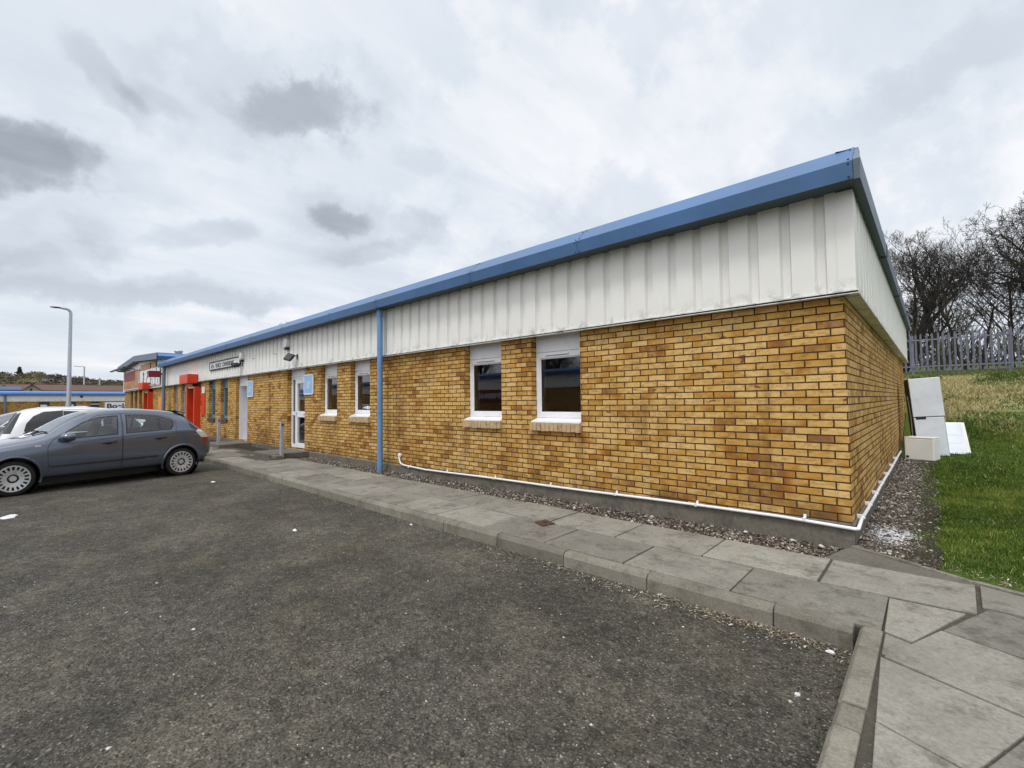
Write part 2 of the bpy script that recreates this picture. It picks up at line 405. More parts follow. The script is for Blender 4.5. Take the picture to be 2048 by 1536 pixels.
def pebbles(name, P, S, mat, flat=.6):
    """P centres, S sizes: little irregular octahedra"""
    n = len(P); base = np.array([(1, 0, 0), (-1, 0, 0), (0, 1, 0), (0, -1, 0), (0, 0, 1), (0, 0, -1)], float)
    a = rng.uniform(0, 6.283, n); d = base[None] * rng.uniform(.55, 1.25, (n, 6, 1)) * S[:, None, None]
    d += rng.normal(0, .18, (n, 6, 3)) * S[:, None, None]
    ca, sa = np.cos(a)[:, None], np.sin(a)[:, None]
    x = d[:, :, 0] * ca - d[:, :, 1] * sa; y = d[:, :, 0] * sa + d[:, :, 1] * ca
    V = np.stack([x + P[:, None, 0], y * rng.uniform(.6, 1, (n, 1)) + P[:, None, 1], d[:, :, 2] * flat + P[:, None, 2]], -1).reshape(-1, 3)
    f = np.array([(0, 2, 4), (2, 1, 4), (1, 3, 4), (3, 0, 4), (2, 0, 5), (1, 2, 5), (3, 1, 5), (0, 3, 5)])
    F = (f[None] + np.arange(n)[:, None, None] * 6).reshape(-1, 3)
    return tri_soup(name, V, F, np.repeat(rng.uniform(0, 1, n), 6), mat)
# ------------------------------------------------------------------ ground, kerb, paving
GA = -.03                                                   # asphalt level; paving is at +.10
g = MB(); N = 1500
g.quad((-N, -N, GA), (N, -N, GA), (N, N, GA), (-N, N, GA))
struct('ground', g, 'asphalt')

pv = MB()
pv.box(-34, -.27, 3.55, 4.83, GA - .2, .084, 1)               # bed of the path along the front
pv.prism([(-.26, -6), (3.2, -6), (3.2, 4.0), (.6, 4.70), (.2, 4.86), (-.27, 5.08)], GA - .2, .086, 1)
def slab(poly, z=None, m=0, inset=.0025):
    cx = sum(p[0] for p in poly) / len(poly); cy = sum(p[1] for p in poly) / len(poly)
    z = .10 + random.uniform(-.004, .004) if z is None else z
    tx, ty = random.uniform(-.005, .005), random.uniform(-.006, .006)
    q = []
    for x, y in poly:
        d = math.hypot(x - cx, y - cy); k = (d - inset * 1.4) / d
        q.append((cx + (x - cx) * k, cy + (y - cy) * k))
    n = len(q); v = [(x, y, GA) for x, y in q] + [(x, y, z + tx * (x - cx) + ty * (y - cy)) for x, y in q]
    pv.add(v, [tuple(range(n, 2 * n))] + [(i, (i + 1) % n, n + (i + 1) % n, n + i) for i in range(n)], m)
x = -.27; k = 0
while x > -12.2:                                             # two staggered courses of 900 x 600 flags
    w = .86 if k else .86
    slab([(x - .86, 3.56), (x, 3.56), (x, 4.165), (x - .86, 4.165)])
    x2 = .18 - .875 * k if k else .18
    slab([(x2 - .865, 4.18), (x2, 4.18), (x2, 4.82), (x2 - .865, 4.82)] if k else [(-.68, 4.18), (.17, 4.215), (.19, 4.835), (-.68, 4.82)])
    x -= .868; k += 1
x = -12.3
while x > -33:                                               # long worn concrete bays farther on
    w = random.choice([1.2, 1.5, .9, 1.8]); mid = random.choice([4.2, 4.35, 4.1])
    slab([(x - w, 3.56), (x, 3.56), (x, mid), (x - w, mid)], .095 + random.uniform(-.01, .004))
    slab([(x - w * .8, mid + .01), (x, mid + .01), (x, 4.62), (x - w * .8, 4.62)], .088 + random.uniform(-.012, .006))
    x -= w + .02
def P(t, n): return (t * .927 + n * .375, -t * .375 + n * .927)
slab([(-.268, 4.15), (-.258, 3.55), (-.13, 3.50), (.115, 4.165)])
slab([(-.252, 3.525), (-.252, 3.24), (-.215, 3.225), (-.132, 3.475)])
for n0, n1, t0 in ((3.52, 4.14, -1.425), (2.89, 3.51, -1.43), (2.28, 2.875, -1.72), (1.66, 2.265, -1.35), (1.04, 1.645, -1.72), (.42, 1.03, -1.4), (-.2, .41, -1.7), (-.82, -.21, -1.4), (-1.45, -.83, -1.7), (-2.1, -1.46, -1.4), (-2.75, -2.12, -1.7)):
    t = t0
    while t < 3.6:
        poly = [P(t, n0), P(t + .87, n0), P(t + .87, n1), P(t, n1)]
        # cut back to the kerb line and to the grass edge
        def clip(poly, a, b, c):
            out = []
            for i in range(len(poly)):
                p, q = poly[i - 1], poly[i]; dp, dq = a * p[0] + b * p[1] - c, a * q[0] + b * q[1] - c
                if dp * dq < 0: s_ = dp / (dp - dq); out.append((p[0] + (q[0] - p[0]) * s_, p[1] + (q[1] - p[1]) * s_))
                if dq >= 0: out.append(q)
            return out
        poly = clip(poly, 1, .04, -.127)
        poly = clip(poly, -1, 0, -3.1)
        poly = clip(poly, 0, -1, -4.34) if len(poly) > 2 else poly
        if len(poly) > 2: slab(poly)
        t += .88
slab([(.195, 4.355), (1.05, 4.355), (1.05, 4.60), (.62, 4.69), (.21, 4.84)])
slab([(1.06, 4.355), (1.9, 4.355), (1.9, 4.37), (1.06, 4.59)])
pav = struct('pavement', pv, ['slab', 'joint'])
bv = pav.modifiers.new('bevel', 'BEVEL'); bv.width = .005; bv.segments = 2; bv.limit_method = 'ANGLE'

kb = MB()
def kerbstone(x0, x1, y0, y1, top=.1):
    dz = random.uniform(-.005, .005); s_ = .035
    if abs(x1 - x0) > abs(y1 - y0): kb.extrude_x([(y0 - .012, GA - .1), (y1, GA - .1), (y1, top + dz), (y0 + .025, top + dz), (y0, top + dz - s_)], x0, x1)
    else: kb.extrude_y([(x0 - .01, GA - .1), (x1, GA - .1), (x1, top + dz), (x0 + .02, top + dz), (x0, top + dz - s_ * .7)], y0, y1)
for a, b in [(-.40, -.828), (-.834, -1.733), (-1.739, -2.556), (-2.562, -3.416), (-3.424, -4.30), (-4.31, -5.165), (-5.172, -6.1), (-6.106, -7.125)] + [(-7.13 - .915 * i, -7.13 - .915 * i - .909) for i in range(29)]:
    kerbstone(b, a, 3.455, 3.555)
kerbstone(-.372, -.262, 3.452 - .83, 3.54, .105); kerbstone(-.372, -.265, 2.425, 2.612, .1)
for i in range(10): kerbstone(-.374 + random.uniform(-.004, .004), -.266, 2.415 - .915 * (i + 1) + .006, 2.415 - .915 * i, .1)
struct('kerb', kb, 'kerb', bevel=.008)

ed = MB()                                                    # concrete edging between path and turf
for (xa, ya), (xb, yb) in zip([(-.60, 5.36), (-.11, 5.10), (.19, 4.915), (.62, 4.745), (1.9, 4.39), (3.2, 4.03)], [(-.115, 5.103), (.186, 4.918), (.61, 4.75), (1.89, 4.395), (3.19, 4.035), (5., 3.5)]):
    dx, dy = xb - xa, yb - ya; l = math.hypot(dx, dy); nx, ny = -dy / l * .022, dx / l * .022
    ed.prism([(xa - nx, ya - ny), (xb - nx, yb - ny), (xb + nx, yb + ny), (xa + nx, ya + ny)], GA - .1, .103 + random.uniform(-.004, .004))
struct('path_edging', ed, 'kerb', bevel=.006)
fl = MB(); fl.prism([(-.74, 4.835), (.185, 4.845), (.19, 4.905), (-.11, 5.095), (-.595, 5.36), (-.66, 5.2)], .0, .0905)
MAT['path'] = concrete_mat('dark_concrete', (.15, .14, .118), 40., .7); struct('path', fl, 'path')

def zgrass(x, y):
    b = .085 + .012 * max(0, x) 
    t = min(1, max(0, (y - 13.6) / 8.6)); s_ = t * t * (3 - 2 * t) * .55 + t * .45
    z = b + 2.08 * s_ + max(0, y - 22) * .055
    z += .035 * noise.noise((x * .5, y * .5, 0)) * min(1, max(0, (y - 9) / 4)) + .012 * noise.noise((x * 1.7, y * 1.7, 3))
    return z
gm = MB()                                                    # turf and bank, one sheet with the edge following the path
xs_ = list(np.linspace(0, 1, 70)); ys_ = [5.0 + i * .3 for i in range(95)] + [34 + i * 6 for i in range(22)]
def left_edge(y): return -.12 + .05 * noise.noise((y * 1.3, 0, 0)) if y < 17.9 else -45.
V = []; 
for j, y in enumerate(ys_):
    x0 = -.58 if y < 17.9 else -45.
    for i, u in enumerate(xs_): 
        xx = x0 + (u ** 2.2) * (90 - x0) if y < 17.9 else x0 + u * 135
        V.append((xx, y, zgrass(xx, y) - (.035 if xx < left_edge(y) else 0)))
nx = len(xs_)
gm.add(V, [(j * nx + i, j * nx + i + 1, (j + 1) * nx + i + 1, (j + 1) * nx + i) for j in range(len(ys_) - 1) for i in range(nx - 1)])
# triangle of turf between the edging and y = 5
e_ = [(.02, 5.0), (.19, 4.93), (.62, 4.765), (1.9, 4.41), (3.2, 4.05), (5., 3.52), (40, 3.5)]
for (xa, ya), (xb, yb) in zip(e_[:-1], e_[1:]):
    gm.quad((xa, ya, .087), (xb, yb, .087), (xb, 5.0, zgrass(xb, 5.)), (xa, 5.0, zgrass(xa, 5.)))
gm.box(3.2, 40, -8, 3.5, -.2, .09)
struct('grass_bank', gm, 'turf', smooth=True)

so = MB(); n = 60
so.add([(-12.4 + i * 11.8 / n, 4.80 + .05 * noise.noise((i * .7, 1, 0)), .052) for i in range(n + 1)] + [(-12.4 + i * 11.8 / n, 5.42, .045 - .01 * (i < n / 2)) for i in range(n + 1)], [(i, i + 1, n + 2 + i, n + 1 + i) for i in range(n)])
so.add([(-.59, 5.375, .09), (-.12, 5.115, .09), (.0, 5.065, .106), (.02, 5.40, .108)], [(0, 1, 2, 3)])
so.add([(-.60, 5.375 + j * .25, .085) for j in range(50)] + [(-.02 + .10 * noise.noise((j * .55, 5, 0)) * (j > 0), 5.40 + j * .25, .108) for j in range(50)], [(j, 50 + j, 51 + j, j + 1) for j in range(49)])
so.add([(-34 + i * .4, 4.6, .07) for i in range(55)] + [(-34 + i * .4, 5.42, .07) for i in range(55)], [(i, i + 1, 56 + i, 55 + i) for i in range(54)])
struct('soil_strip', so, 'soil')

# loose stuff on the ground
m_grav = tinted_mat('gravel_stone', [(0., (.028, .022, .017)), (.5, (.085, .07, .056)), (.8, (.17, .145, .12)), (.93, (.32, .29, .25)), (1., (.62, .59, .54))])
n1, n2 = 17000, 14000
P1 = np.stack([rng.uniform(-12.3, -.62, n1), 4.84 + rng.beta(1.2, 1.1, n1) * .56, np.full(n1, .058)], -1); S1 = rng.gamma(4, .0032, n1) + .004
yy = 5.12 + rng.beta(1, 1.5, n2) * 8.6; P2 = np.stack([-.59 + rng.beta(1.1, 1.6, n2) * .62, yy, np.full(n2, .098)], -1); S2 = rng.gamma(4, .003, n2) + .004
keep = P2[:, 1] > 5.36 - .55 * (P2[:, 0] + .6); P2, S2 = P2[keep], S2[keep]
tag(pebbles('gravel', np.concatenate([P1, P2]), np.concatenate([S1, S2]), m_grav), kind='stuff')
m_chip = tinted_mat('asphalt_chipping', [(0., (.035, .032, .027)), (.35, (.09, .083, .070)), (.75, (.17, .156, .132)), (.96, (.27, .25, .215)), (.99, (.34, .32, .28)), (1., (.66, .64, .60))])
n3 = 34000; ang = rng.uniform(R(40), R(190), n3); rad = 1.2 + 11 * rng.beta(1.1, 2.2, n3)
P3 = np.stack([rad * np.cos(ang), rad * np.sin(ang), np.full(n3, GA + .001)], -1)
ok = (P3[:, 0] < -.40) & (P3[:, 1] < 3.42); P3 = P3[ok]
n4 = 2600; P4 = np.stack([-.4 - rng.gamma(1.2, 2.6, n4), 3.43 - rng.gamma(1.3, .07, n4), np.full(n4, GA + .002)], -1)
n5 = 900; P5 = np.stack([-.385 - rng.gamma(1.2, .09, n5), rng.uniform(-1, 3.42, n5), np.full(n5, GA + .002)], -1)
P3 = np.concatenate([P3, P4, P5]); S3 = rng.gamma(3., .0016, len(P3)) + .0022
tag(pebbles('loose_chippings', P3, S3, m_chip, .5), kind='stuff')
# dry leaf scraps and dead grass along the kerb foot
def scraps(name, Pc, L, Wd, mat):
    n = len(Pc); a = rng.uniform(0, 6.28, n); dx, dy = np.cos(a), np.sin(a)
    V = np.zeros((n, 3, 3)); up = rng.uniform(.003, .014, n)
    V[:, 0] = Pc + np.stack([-dx * L, -dy * L, np.zeros(n) + .002], -1)
    V[:, 1] = Pc + np.stack([dx * L, dy * L, up], -1)
    V[:, 2] = Pc + np.stack([-dy * Wd, dx * Wd, up * .5 + .002], -1)
    return tri_soup(name, V.reshape(-1, 3), np.arange(n * 3).reshape(-1, 3), np.repeat(rng.uniform(0, 1, n), 3), mat)
m_leaf = tinted_mat('dry_leaf', [(0., (.07, .05, .03)), (.5, (.20, .16, .10)), (.85, (.38, .33, .24)), (1., (.70, .68, .63))])
n6 = 1300
Pl = np.concatenate([np.stack([-.42 - rng.gamma(1.4, .9, n6), 3.43 - rng.gamma(1.2, .055, n6), np.full(n6, GA + .004)], -1),
                     np.stack([-1.2 + rng.normal(0, .55, 900), 4.98 + rng.normal(0, .07, 900), np.full(900, .066)], -1),
                     np.stack([rng.uniform(-.3, 1.6, 500), np.zeros(500), np.full(500, .112)], -1)])
e5 = slice(len(Pl) - 500, None); Pl[e5, 1] = 5.08 - .36 * (Pl[e5, 0] + .11) + rng.normal(.05, .07, 500)
kk = np.array([noise.noise((a * 1.1, b * 2., 4)) > -.12 + .5 * (rng.uniform() - .5) for a, b in Pl[:, :2]]); Pl = Pl[kk]
tag(scraps('dry_leaves', Pl, rng.gamma(3, .0042, len(Pl)) + .004, rng.gamma(2, .002, len(Pl)) + .002, m_leaf), kind='stuff')
# spilt white powder: a scatter of fine pale crumbs on the gravel
n7 = 3800; Pp = np.stack([-.33 + rng.normal(0, .085, n7), 6.02 + rng.normal(0, .16, n7), np.full(n7, .104)], -1)
m_pow = tinted_mat('white_powder', [(0., (.45, .46, .48)), (1., (.80, .82, .86))])
tag(pebbles('white_powder', Pp, rng.gamma(2, .0022, n7) + .0016, m_pow, .4), kind='stuff')

# grass blades
m_blade = tinted_mat('grass_blade', [(0., (.028, .056, .006)), (.30, (.072, .13, .012)), (.52, (.155, .215, .030)), (.62, (.25, .28, .07)), (.66, (.36, .31, .14)), (1., (.66, .57, .33))], .75)
def blades(n, xr, yr, hmul, wmul, power):
    x = rng.uniform(xr[0], xr[1], n); y = yr[0] + (yr[1] - yr[0]) * rng.uniform(0, 1, n) ** power
    lim = np.array([5.16 - .36 * (a + .11) if a > -.11 else 5.2 for a in x]); edge = np.where(y < 17.9, -.12 + rng.normal(0, .06, n), -40)
    ok = (y > lim + rng.normal(.07, .05, n)) & (x > edge); x, y = x[ok], y[ok]; n = len(x)
    z = np.array([zgrass(a, b) for a, b in zip(x, y)]) - .004
    pat = np.array([noise.noise((a * .9, b * .9, 5)) for a, b in zip(x, y)]); fine = np.array([noise.noise((a * 4, b * 4, 9)) for a, b in zip(x, y)])
    band = np.clip((y - 15.6) / 1.6, 0, 1) * np.clip((22.3 - y) / .8, 0, 1)
    dry = band * np.clip(.58 + 1.3 * pat + .6 * fine, 0, 1)
    h = (rng.gamma(5, .0044, n) + .010) * hmul * (1 + .5 * pat) * (1 + dry * .8); w = rng.uniform(.0022, .0045, n) * wmul
    a = rng.uniform(0, 6.28, n); ln = rng.uniform(.1, .9, n) * h * (1 + dry)
    b = rng.uniform(0, 6.28, n)
    V = np.zeros((n, 3, 3))
    V[:, 0] = np.stack([x - np.cos(b) * w, y - np.sin(b) * w, z], -1); V[:, 1] = np.stack([x + np.cos(b) * w, y + np.sin(b) * w, z], -1)
    V[:, 2] = np.stack([x + np.cos(a) * ln, y + np.sin(a) * ln, z + h], -1)
    t = np.clip(.30 + .30 * pat + .22 * fine + rng.normal(0, .14, n), 0, .62); t = np.where(rng.uniform(0, 1, n) < dry, rng.uniform(.64, 1, n), t)
    t = np.where((rng.uniform(0, 1, n) < .035), rng.uniform(.6, .9, n), t)
    tt = np.repeat(t, 3).reshape(n, 3); tt[:, :2] *= .93
    return V.reshape(-1, 3), tt.ravel()
B = [blades(110000, (-.2, 2.3), (4.7, 10), 1., 1.1, 1.0), blades(90000, (-.2, 4.2), (9.5, 17), 1.35, 1.9, 1.), blades(80000, (-.8, 6.), (15.5, 25.6), 1.9, 3., 1.), blades(12000, (2.3, 9), (4, 15), 1.6, 3., 1.)]
V = np.concatenate([b[0] for b in B]); T = np.concatenate([b[1] for b in B])
tag(tri_soup('grass', V, np.arange(len(V)).reshape(-1, 3), T, m_blade), kind='stuff')
# ------------------------------------------------------------------ the brick unit
YF, YC = 5.40, 5.30; XE, XC = -.595, -.49; ZB, ZC, ZT = .12, 2.49, 3.46
def pierced(mb, x0, x1, z0, z1, ops, y0, y1, m=0, rev=True):
    """wall facing -y with rectangular openings (x0, x1, z0, z1) and their reveals"""
    xs = sorted({x0, x1, *[o[0] for o in ops], *[o[1] for o in ops]}); zs = sorted({z0, z1, *[o[2] for o in ops], *[o[3] for o in ops]})
    for a, b in zip(xs[:-1], xs[1:]):
        for c, d in zip(zs[:-1], zs[1:]):
            if any(o[0] - 1e-6 <= a and b <= o[1] + 1e-6 and o[2] - 1e-6 <= c and d <= o[3] + 1e-6 for o in ops): continue
            mb.quad((a, y0, c), (b, y0, c), (b, y0, d), (a, y0, d), m); mb.quad((b, y1, c), (a, y1, c), (a, y1, d), (b, y1, d), m)
    for a, b, c, d in ops:
        mb.quad((a, y1, c), (a, y0, c), (a, y0, d), (a, y1, d), m); mb.quad((b, y0, c), (b, y1, c), (b, y1, d), (b, y0, d), m)
        mb.quad((a, y0, c), (a, y1, c), (b, y1, c), (b, y0, c), m); mb.quad((a, y1, d), (a, y0, d), (b, y0, d), (b, y1, d), m)

unit = thing('industrial_unit', 'long single storey buff brick unit with cream ribbed cladding and blue eaves', 'building', (-15, 5.4, 0))
WIN = [(-4.555, -3.65), (-6.10, -5.20), (-10.20, -9.31), (-11.78, -10.87)]
BLU = [(-20.36, -19.5), (-21.98, -21.08)]; GRY = [(-28.2, -27.35), (-26.6, -25.75)]
D2, D1, PORT = (-13.94, -12.74), (-18.55, -17.34), (-24.55, -23.2)
ops = [(a, b, 1.15, 2.55) for a, b in WIN] + [(a, b, .93, 2.55) for a, b in BLU + GRY] + [(D2[0], D2[1], .2, 2.55), (D1[0], D1[1], .2, 2.55), (PORT[0], PORT[1], .15, 2.45)]
w = MB(); pierced(w, -30.1, XE, ZB, 2.6, ops, YF, YF + .2)
w.quad((XE, YF, ZB), (XE, 17.4, ZB), (XE, 17.4, 2.6), (XE, YF, 2.6))
w.quad((-30.1, 17.4, ZB), (-30.1, YF, ZB), (-30.1, YF, 2.6), (-30.1, 17.4, 2.6)); w.quad((XE, 17.4, ZB), (-30.1, 17.4, ZB), (-30.1, 17.4, 2.6), (XE, 17.4, 2.6))
w.build('wall', 'brick', unit, uvoff=(XE, YF, .005))

pl = MB()                                                    # concrete base course, its mortared top rising a little towards the corner
def ztop(x): return .20 + .10 * max(0., min(1., (x + 8.1) / 7.5))
segs = [-30.1, PORT[0]], [PORT[1], D1[0]], [D1[1], D2[0]], [D2[1], XE + .018]
for a, b in segs:
    k = max(1, int((b - a) / .45)); prof = []
    for i in range(k + 1):
        x = a + (b - a) * i / k; j = .006 * noise.noise((x * 3, 2, 0)); prof.append((x, YF - .020 + j, ztop(x) + .012 * noise.noise((x * 2.2, 7, 0))))
    v = [(x, y - .008, GA) for x, y, z in prof] + [(x, y, z - .012) for x, y, z in prof] + [(x, YF + .01, z + .006) for x, y, z in prof]; n = k + 1
    pl.add(v, [(r * n + i, r * n + i + 1, (r + 1) * n + i + 1, (r + 1) * n + i) for r in range(2) for i in range(k)])
n = 30; xs = XE + .018
v = [(xs + .006, YF - .022 + i * .4, GA) for i in range(n + 1)] + [(xs, YF - .02 + i * .4, .285 - .002 * i) for i in range(n + 1)] + [(XE - .01, YF - .02 + i * .4, .30 - .002 * i) for i in range(n + 1)]
pl.add(v, [(r * (n + 1) + i, r * (n + 1) + i + 1, (r + 1) * (n + 1) + i + 1, (r + 1) * (n + 1) + i) for r in range(2) for i in range(n)])
pl.build('plinth', 'plinth', unit)

def ribbed(mb, a, b, fixed, z0, z1, axis, period=.2978, depth=.045, phase=0., out=-1, floor=.066, slope=.018):
    """trapezoid sheet; 'fixed' is the outer plane, 'out' the side it faces"""
    pts = []; x = a + phase; pan = period - floor - 2 * slope
    pts.append((a, 0))
    while x < b:
        for dx, d in ((0, 0), (pan, 0), (pan + slope, depth), (pan + slope + floor, depth), (period, 0)):
            if a < x + dx < b: pts.append((x + dx, d))
        x += period
    pts.append((b, 0))
    q = []
    for t, d in pts: q.append((t, fixed - out * d) if axis == 'x' else (fixed - out * d, t))
    n = len(q); v = [(x, y, z0) for x, y in q] + [(x, y, z1) for x, y in q]
    f = [(i, i + 1, n + i + 1, n + i) for i in range(n - 1)]
    if axis == 'y': f = [tuple(reversed(k)) for k in f] if out < 0 else f
    mb.add(v, f)
cl = MB()
ribbed(cl, -30.1, XC - .13, YC, ZC + .012, ZT + .02, 'x', phase=(-30.1 - (-.756 - .028 - .02 - .2018)) * -1 % .2978 - .2978)
ribbed(cl, YC + .13, 17.5, XC, ZC + .012, ZT + .02, 'y', out=1)
cl.quad((-30.1, 17.5, ZC), (-30.1, YC, ZC), (-30.1, YC, ZT), (-30.1, 17.5, ZT)); cl.quad((XC, 17.5, ZC), (-30.1, 17.5, ZC), (-30.1, 17.5, ZT), (XC, 17.5, ZT))
c = cl.build('cladding', 'clad', unit)
ct = MB(); ct.add([(XC - .135, YC - .004, ZC + .01), (XC + .004, YC - .004, ZC + .01), (XC + .004, YC + .135, ZC + .01), (XC - .135, YC - .004, ZT), (XC + .004, YC - .004, ZT), (XC + .004, YC + .135, ZT)], [(0, 1, 4, 3), (1, 2, 5, 4)])
ct.build('corner_trim', 'clad', c)
fs = MB()                                                    # drip flashing under the sheets
fs.box(-30.1, XC + .02, YC - .022, YF - .002, ZC - .012, ZC + .004); fs.box(-30.1, XC + .02, YC - .022, YC - .012, ZC - .02, ZC + .016)
fs.box(XE + .002, XC + .02, YF - .001, 17.5, ZC - .012, ZC + .004); fs.box(XC + .012, XC + .022, YC - .02, 17.5, ZC - .02, ZC + .016)
fs.build('drip_flashing', 'clad', unit)

ea = MB()                                                    # folded blue eaves along the front
prof = [(5.335, 3.455), (5.33, 3.475), (5.05, 3.475), (5.045, 3.452), (5.032, 3.456), (5.005, 3.612), (5.25, 3.83), (5.35, 3.836), (5.36, 3.82)]
xe0, xe1 = -29.95, -.455
def strip(mb, a, b, x0, x1, m): mb.quad((x0, *a), (x1, *a), (x1, *b), (x0, *b), m)
for a, b, m in [((5.032, 3.456), (5.005, 3.612), 0), ((5.005, 3.612), (5.25, 3.83), 0), ((5.25, 3.83), (5.45, 3.842), 0), ((5.33, 3.472), (5.05, 3.472), 1), ((5.05, 3.472), (5.045, 3.452), 1), ((5.045, 3.452), (5.032, 3.456), 1)]: strip(ea, a, b, xe0, xe1, m)
for x in (xe0, xe1): ea.add([(x, y, z) for y, z in prof], [tuple(range(len(prof)))] , 1)
eav = ea.build('eaves_fascia', ['blue', 'soffit'], unit)
for jx in [-3.41, -5.53, -8.43, -10.53] + [-13.4 - 2.5 * i for i in range(7)]:
    jt = MB()
    for dx in (-.035, .035):
        for (y, z) in ((5.025, 3.475), (5.009, 3.592), (5.033, 3.640), (5.21, 3.797)): jt.blob((jx + dx, y, z), .009, 1, 1, 0)
    for (a, b) in (((5.0305, 3.457), (5.0035, 3.611)), ((5.004, 3.6135), (5.249, 3.8315))): jt.quad((jx - .003, *a), (jx + .003, *a), (jx + .003, *b), (jx - .003, *b), 1)
    jt.build('riveted_joint', ['blue', 'dark'], eav)
jt = MB()
for (y, z) in ((5.025, 3.477), (5.009, 3.59), (5.033, 3.640), (5.21, 3.797)):
    jt = MB(); jt.blob((xe1 - .03, y, z), .010, 0, 1, 0); jt.build('rivet', 'dark', eav)
ve = MB()                                                    # weathered verge along the gable side
for a, b, m in [((-.405, 3.452), (-.398, 3.62), 0), ((-.398, 3.62), (-.43, 3.80), 0), ((-.43, 3.80), (-.6, 3.825), 0), ((-.50, 3.47), (-.41, 3.455), 1), ((-.41, 3.455), (-.405, 3.452), 1)]:
    fy = lambda z: 5.045 if z < 3.5 else 5.012 if z < 3.7 else 5.222
    ve.quad((a[0], fy(a[1]), a[1]), (a[0], 17.9, a[1]), (b[0], 17.9, b[1]), (b[0], fy(b[1]), b[1]), m)
ve.add([(-.405, 5.045, 3.452), (-.398, 5.012, 3.62), (-.43, 5.222, 3.80), (-.452, 5.222, 3.80), (-.452, 5.012, 3.62), (-.452, 5.045, 3.452)], [(0, 1, 4, 5), (1, 2, 3, 4)], 0)
ve.box(-.4515, -.425, 5.225, 5.33, 3.77, 3.808, 2)
for y in (8.2, 11.6, 14.6): ve.box(-.402, -.392, y, y + .06, 3.452, 3.63, 1); ve.box(-.50, -.404, y, y + .03, 3.445, 3.458, 1)
ve.build('verge_trim', ['bluegrey', 'soffit', 'blue'], unit)
rf = MB(); rf.quad((-30.1, 5.3, 3.832), (-.5, 5.3, 3.832), (-.5, 11.5, 4.05), (-30.1, 11.5, 4.05)); rf.quad((-30.1, 11.5, 4.05), (-.5, 11.5, 4.05), (-.5, 17.9, 3.79), (-30.1, 17.9, 3.79))
rf.add([(-.5, 5.3, 3.77), (-.5, 17.9, 3.77), (-.5, 11.5, 4.05)], [(0, 1, 2)])
roof = rf.build('roof', 'bluegrey', unit)
vt = MB(); vt.lathe([(.16, 3.75), (.16, 4.35), (.30, 4.36), (.34, 4.46), (.26, 4.60), (.05, 4.67)], (-18.4, 7.1, 0)); vt.build('roof_vent', 'galv', roof, smooth=True)

# rooms behind the glass
rm = MB(); pierced(rm, -30., -.75, .2, 2.7, [(a - .0, b + .0, c, min(d, 2.6)) for a, b, c, d in ops], YF + .215, YF + .36)
rm.build('inner_leaf', 'upvc', unit)
r2 = MB()
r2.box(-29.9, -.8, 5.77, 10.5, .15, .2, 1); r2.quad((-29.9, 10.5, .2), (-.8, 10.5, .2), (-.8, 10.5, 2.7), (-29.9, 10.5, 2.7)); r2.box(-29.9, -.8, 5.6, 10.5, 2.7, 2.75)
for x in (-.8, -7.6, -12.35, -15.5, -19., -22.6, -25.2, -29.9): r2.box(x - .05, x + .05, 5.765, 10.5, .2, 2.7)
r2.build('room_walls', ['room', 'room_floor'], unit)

def white_window(x0, x1, vent=True):
    f = MB(); y0, y1 = YF + .12, YF + .19; zb, zt, t = 1.235, 2.24, .065
    f.box(x0, x0 + t, y0, y1, zb, zt); f.box(x1 - t, x1, y0, y1, zb, zt); f.box(x0 + t, x1 - t, y0, y1, zb, zb + .075); f.box(x0 + t, x1 - t, y0, y1, zt - .085, zt)
    for a, b, c, d in ((x0 + t, x0 + t + .018, zb + .075, zt - .085), (x1 - t - .018, x1 - t, zb + .075, zt - .085)): f.box(a, b, y0 + .018, y1 - .01, c, d)
    f.box(x0 + t + .018, x1 - t - .018, y0 + .018, y1 - .01, zb + .075, zb + .092); f.box(x0 + t + .018, x1 - t - .018, y0 + .018, y1 - .01, zt - .102, zt - .085)
    wn = f.build('window', 'upvc', unit, bevel=.004)
    gk = MB(); a, b, c, d = x0 + t + .018, x1 - t - .018, zb + .092, zt - .102
    for q in ((a, a + .006, c, d), (b - .006, b, c, d), (a, b, c, c + .006), (a, b, d - .006, d)): gk.box(q[0], q[1], y0 + .026, y0 + .034, q[2], q[3])
    gk.build('gasket', 'black', wn)
    p = MB(); p.quad((x0 + t, y0 + .035, zb + .07), (x1 - t, y0 + .035, zb + .07), (x1 - t, y0 + .035, zt - .08), (x0 + t, y0 + .035, zt - .08)); p.build('pane', 'glass', wn)
    hp = MB(); hp.box(x0, x1, y0 + .005, y0 + .03, zt + .006, 2.55); hp.build('head_panel', 'upvc', wn)
    s = MB(); s.extrude_x([(YF - .03, 1.165), (YF + .18, 1.165), (YF + .18, 1.235), (YF + .12, 1.232), (YF - .03, 1.190)], x0 + .005, x1 - .005); s.build('sill', 'upvc', wn, bevel=.004)
    bs = MB(); k = 12; wd = (x1 - x0 + .02) / k
    for i in range(k):
        bs.box(x0 - .01 + i * wd + .004, x0 - .01 + (i + 1) * wd - .003, YF - .062 + random.uniform(-.004, .004), YF + .11, 1.045 + random.uniform(-.006, .004), 1.160)
    bs.build('brick_sill', 'sillbrick', wn, bevel=.006)
    if vent:
        v = MB(); v.box(x0 + .2, x1 - .28, y0 - .012, y0, zt - .052, zt - .032); v.box(x0 + .2, x1 - .28, y0 - .013, y0 - .002, zt - .056, zt - .050, 1); v.build('trickle_vent', ['upvc', 'dark'], wn)
for a, b in WIN: white_window(a, b)
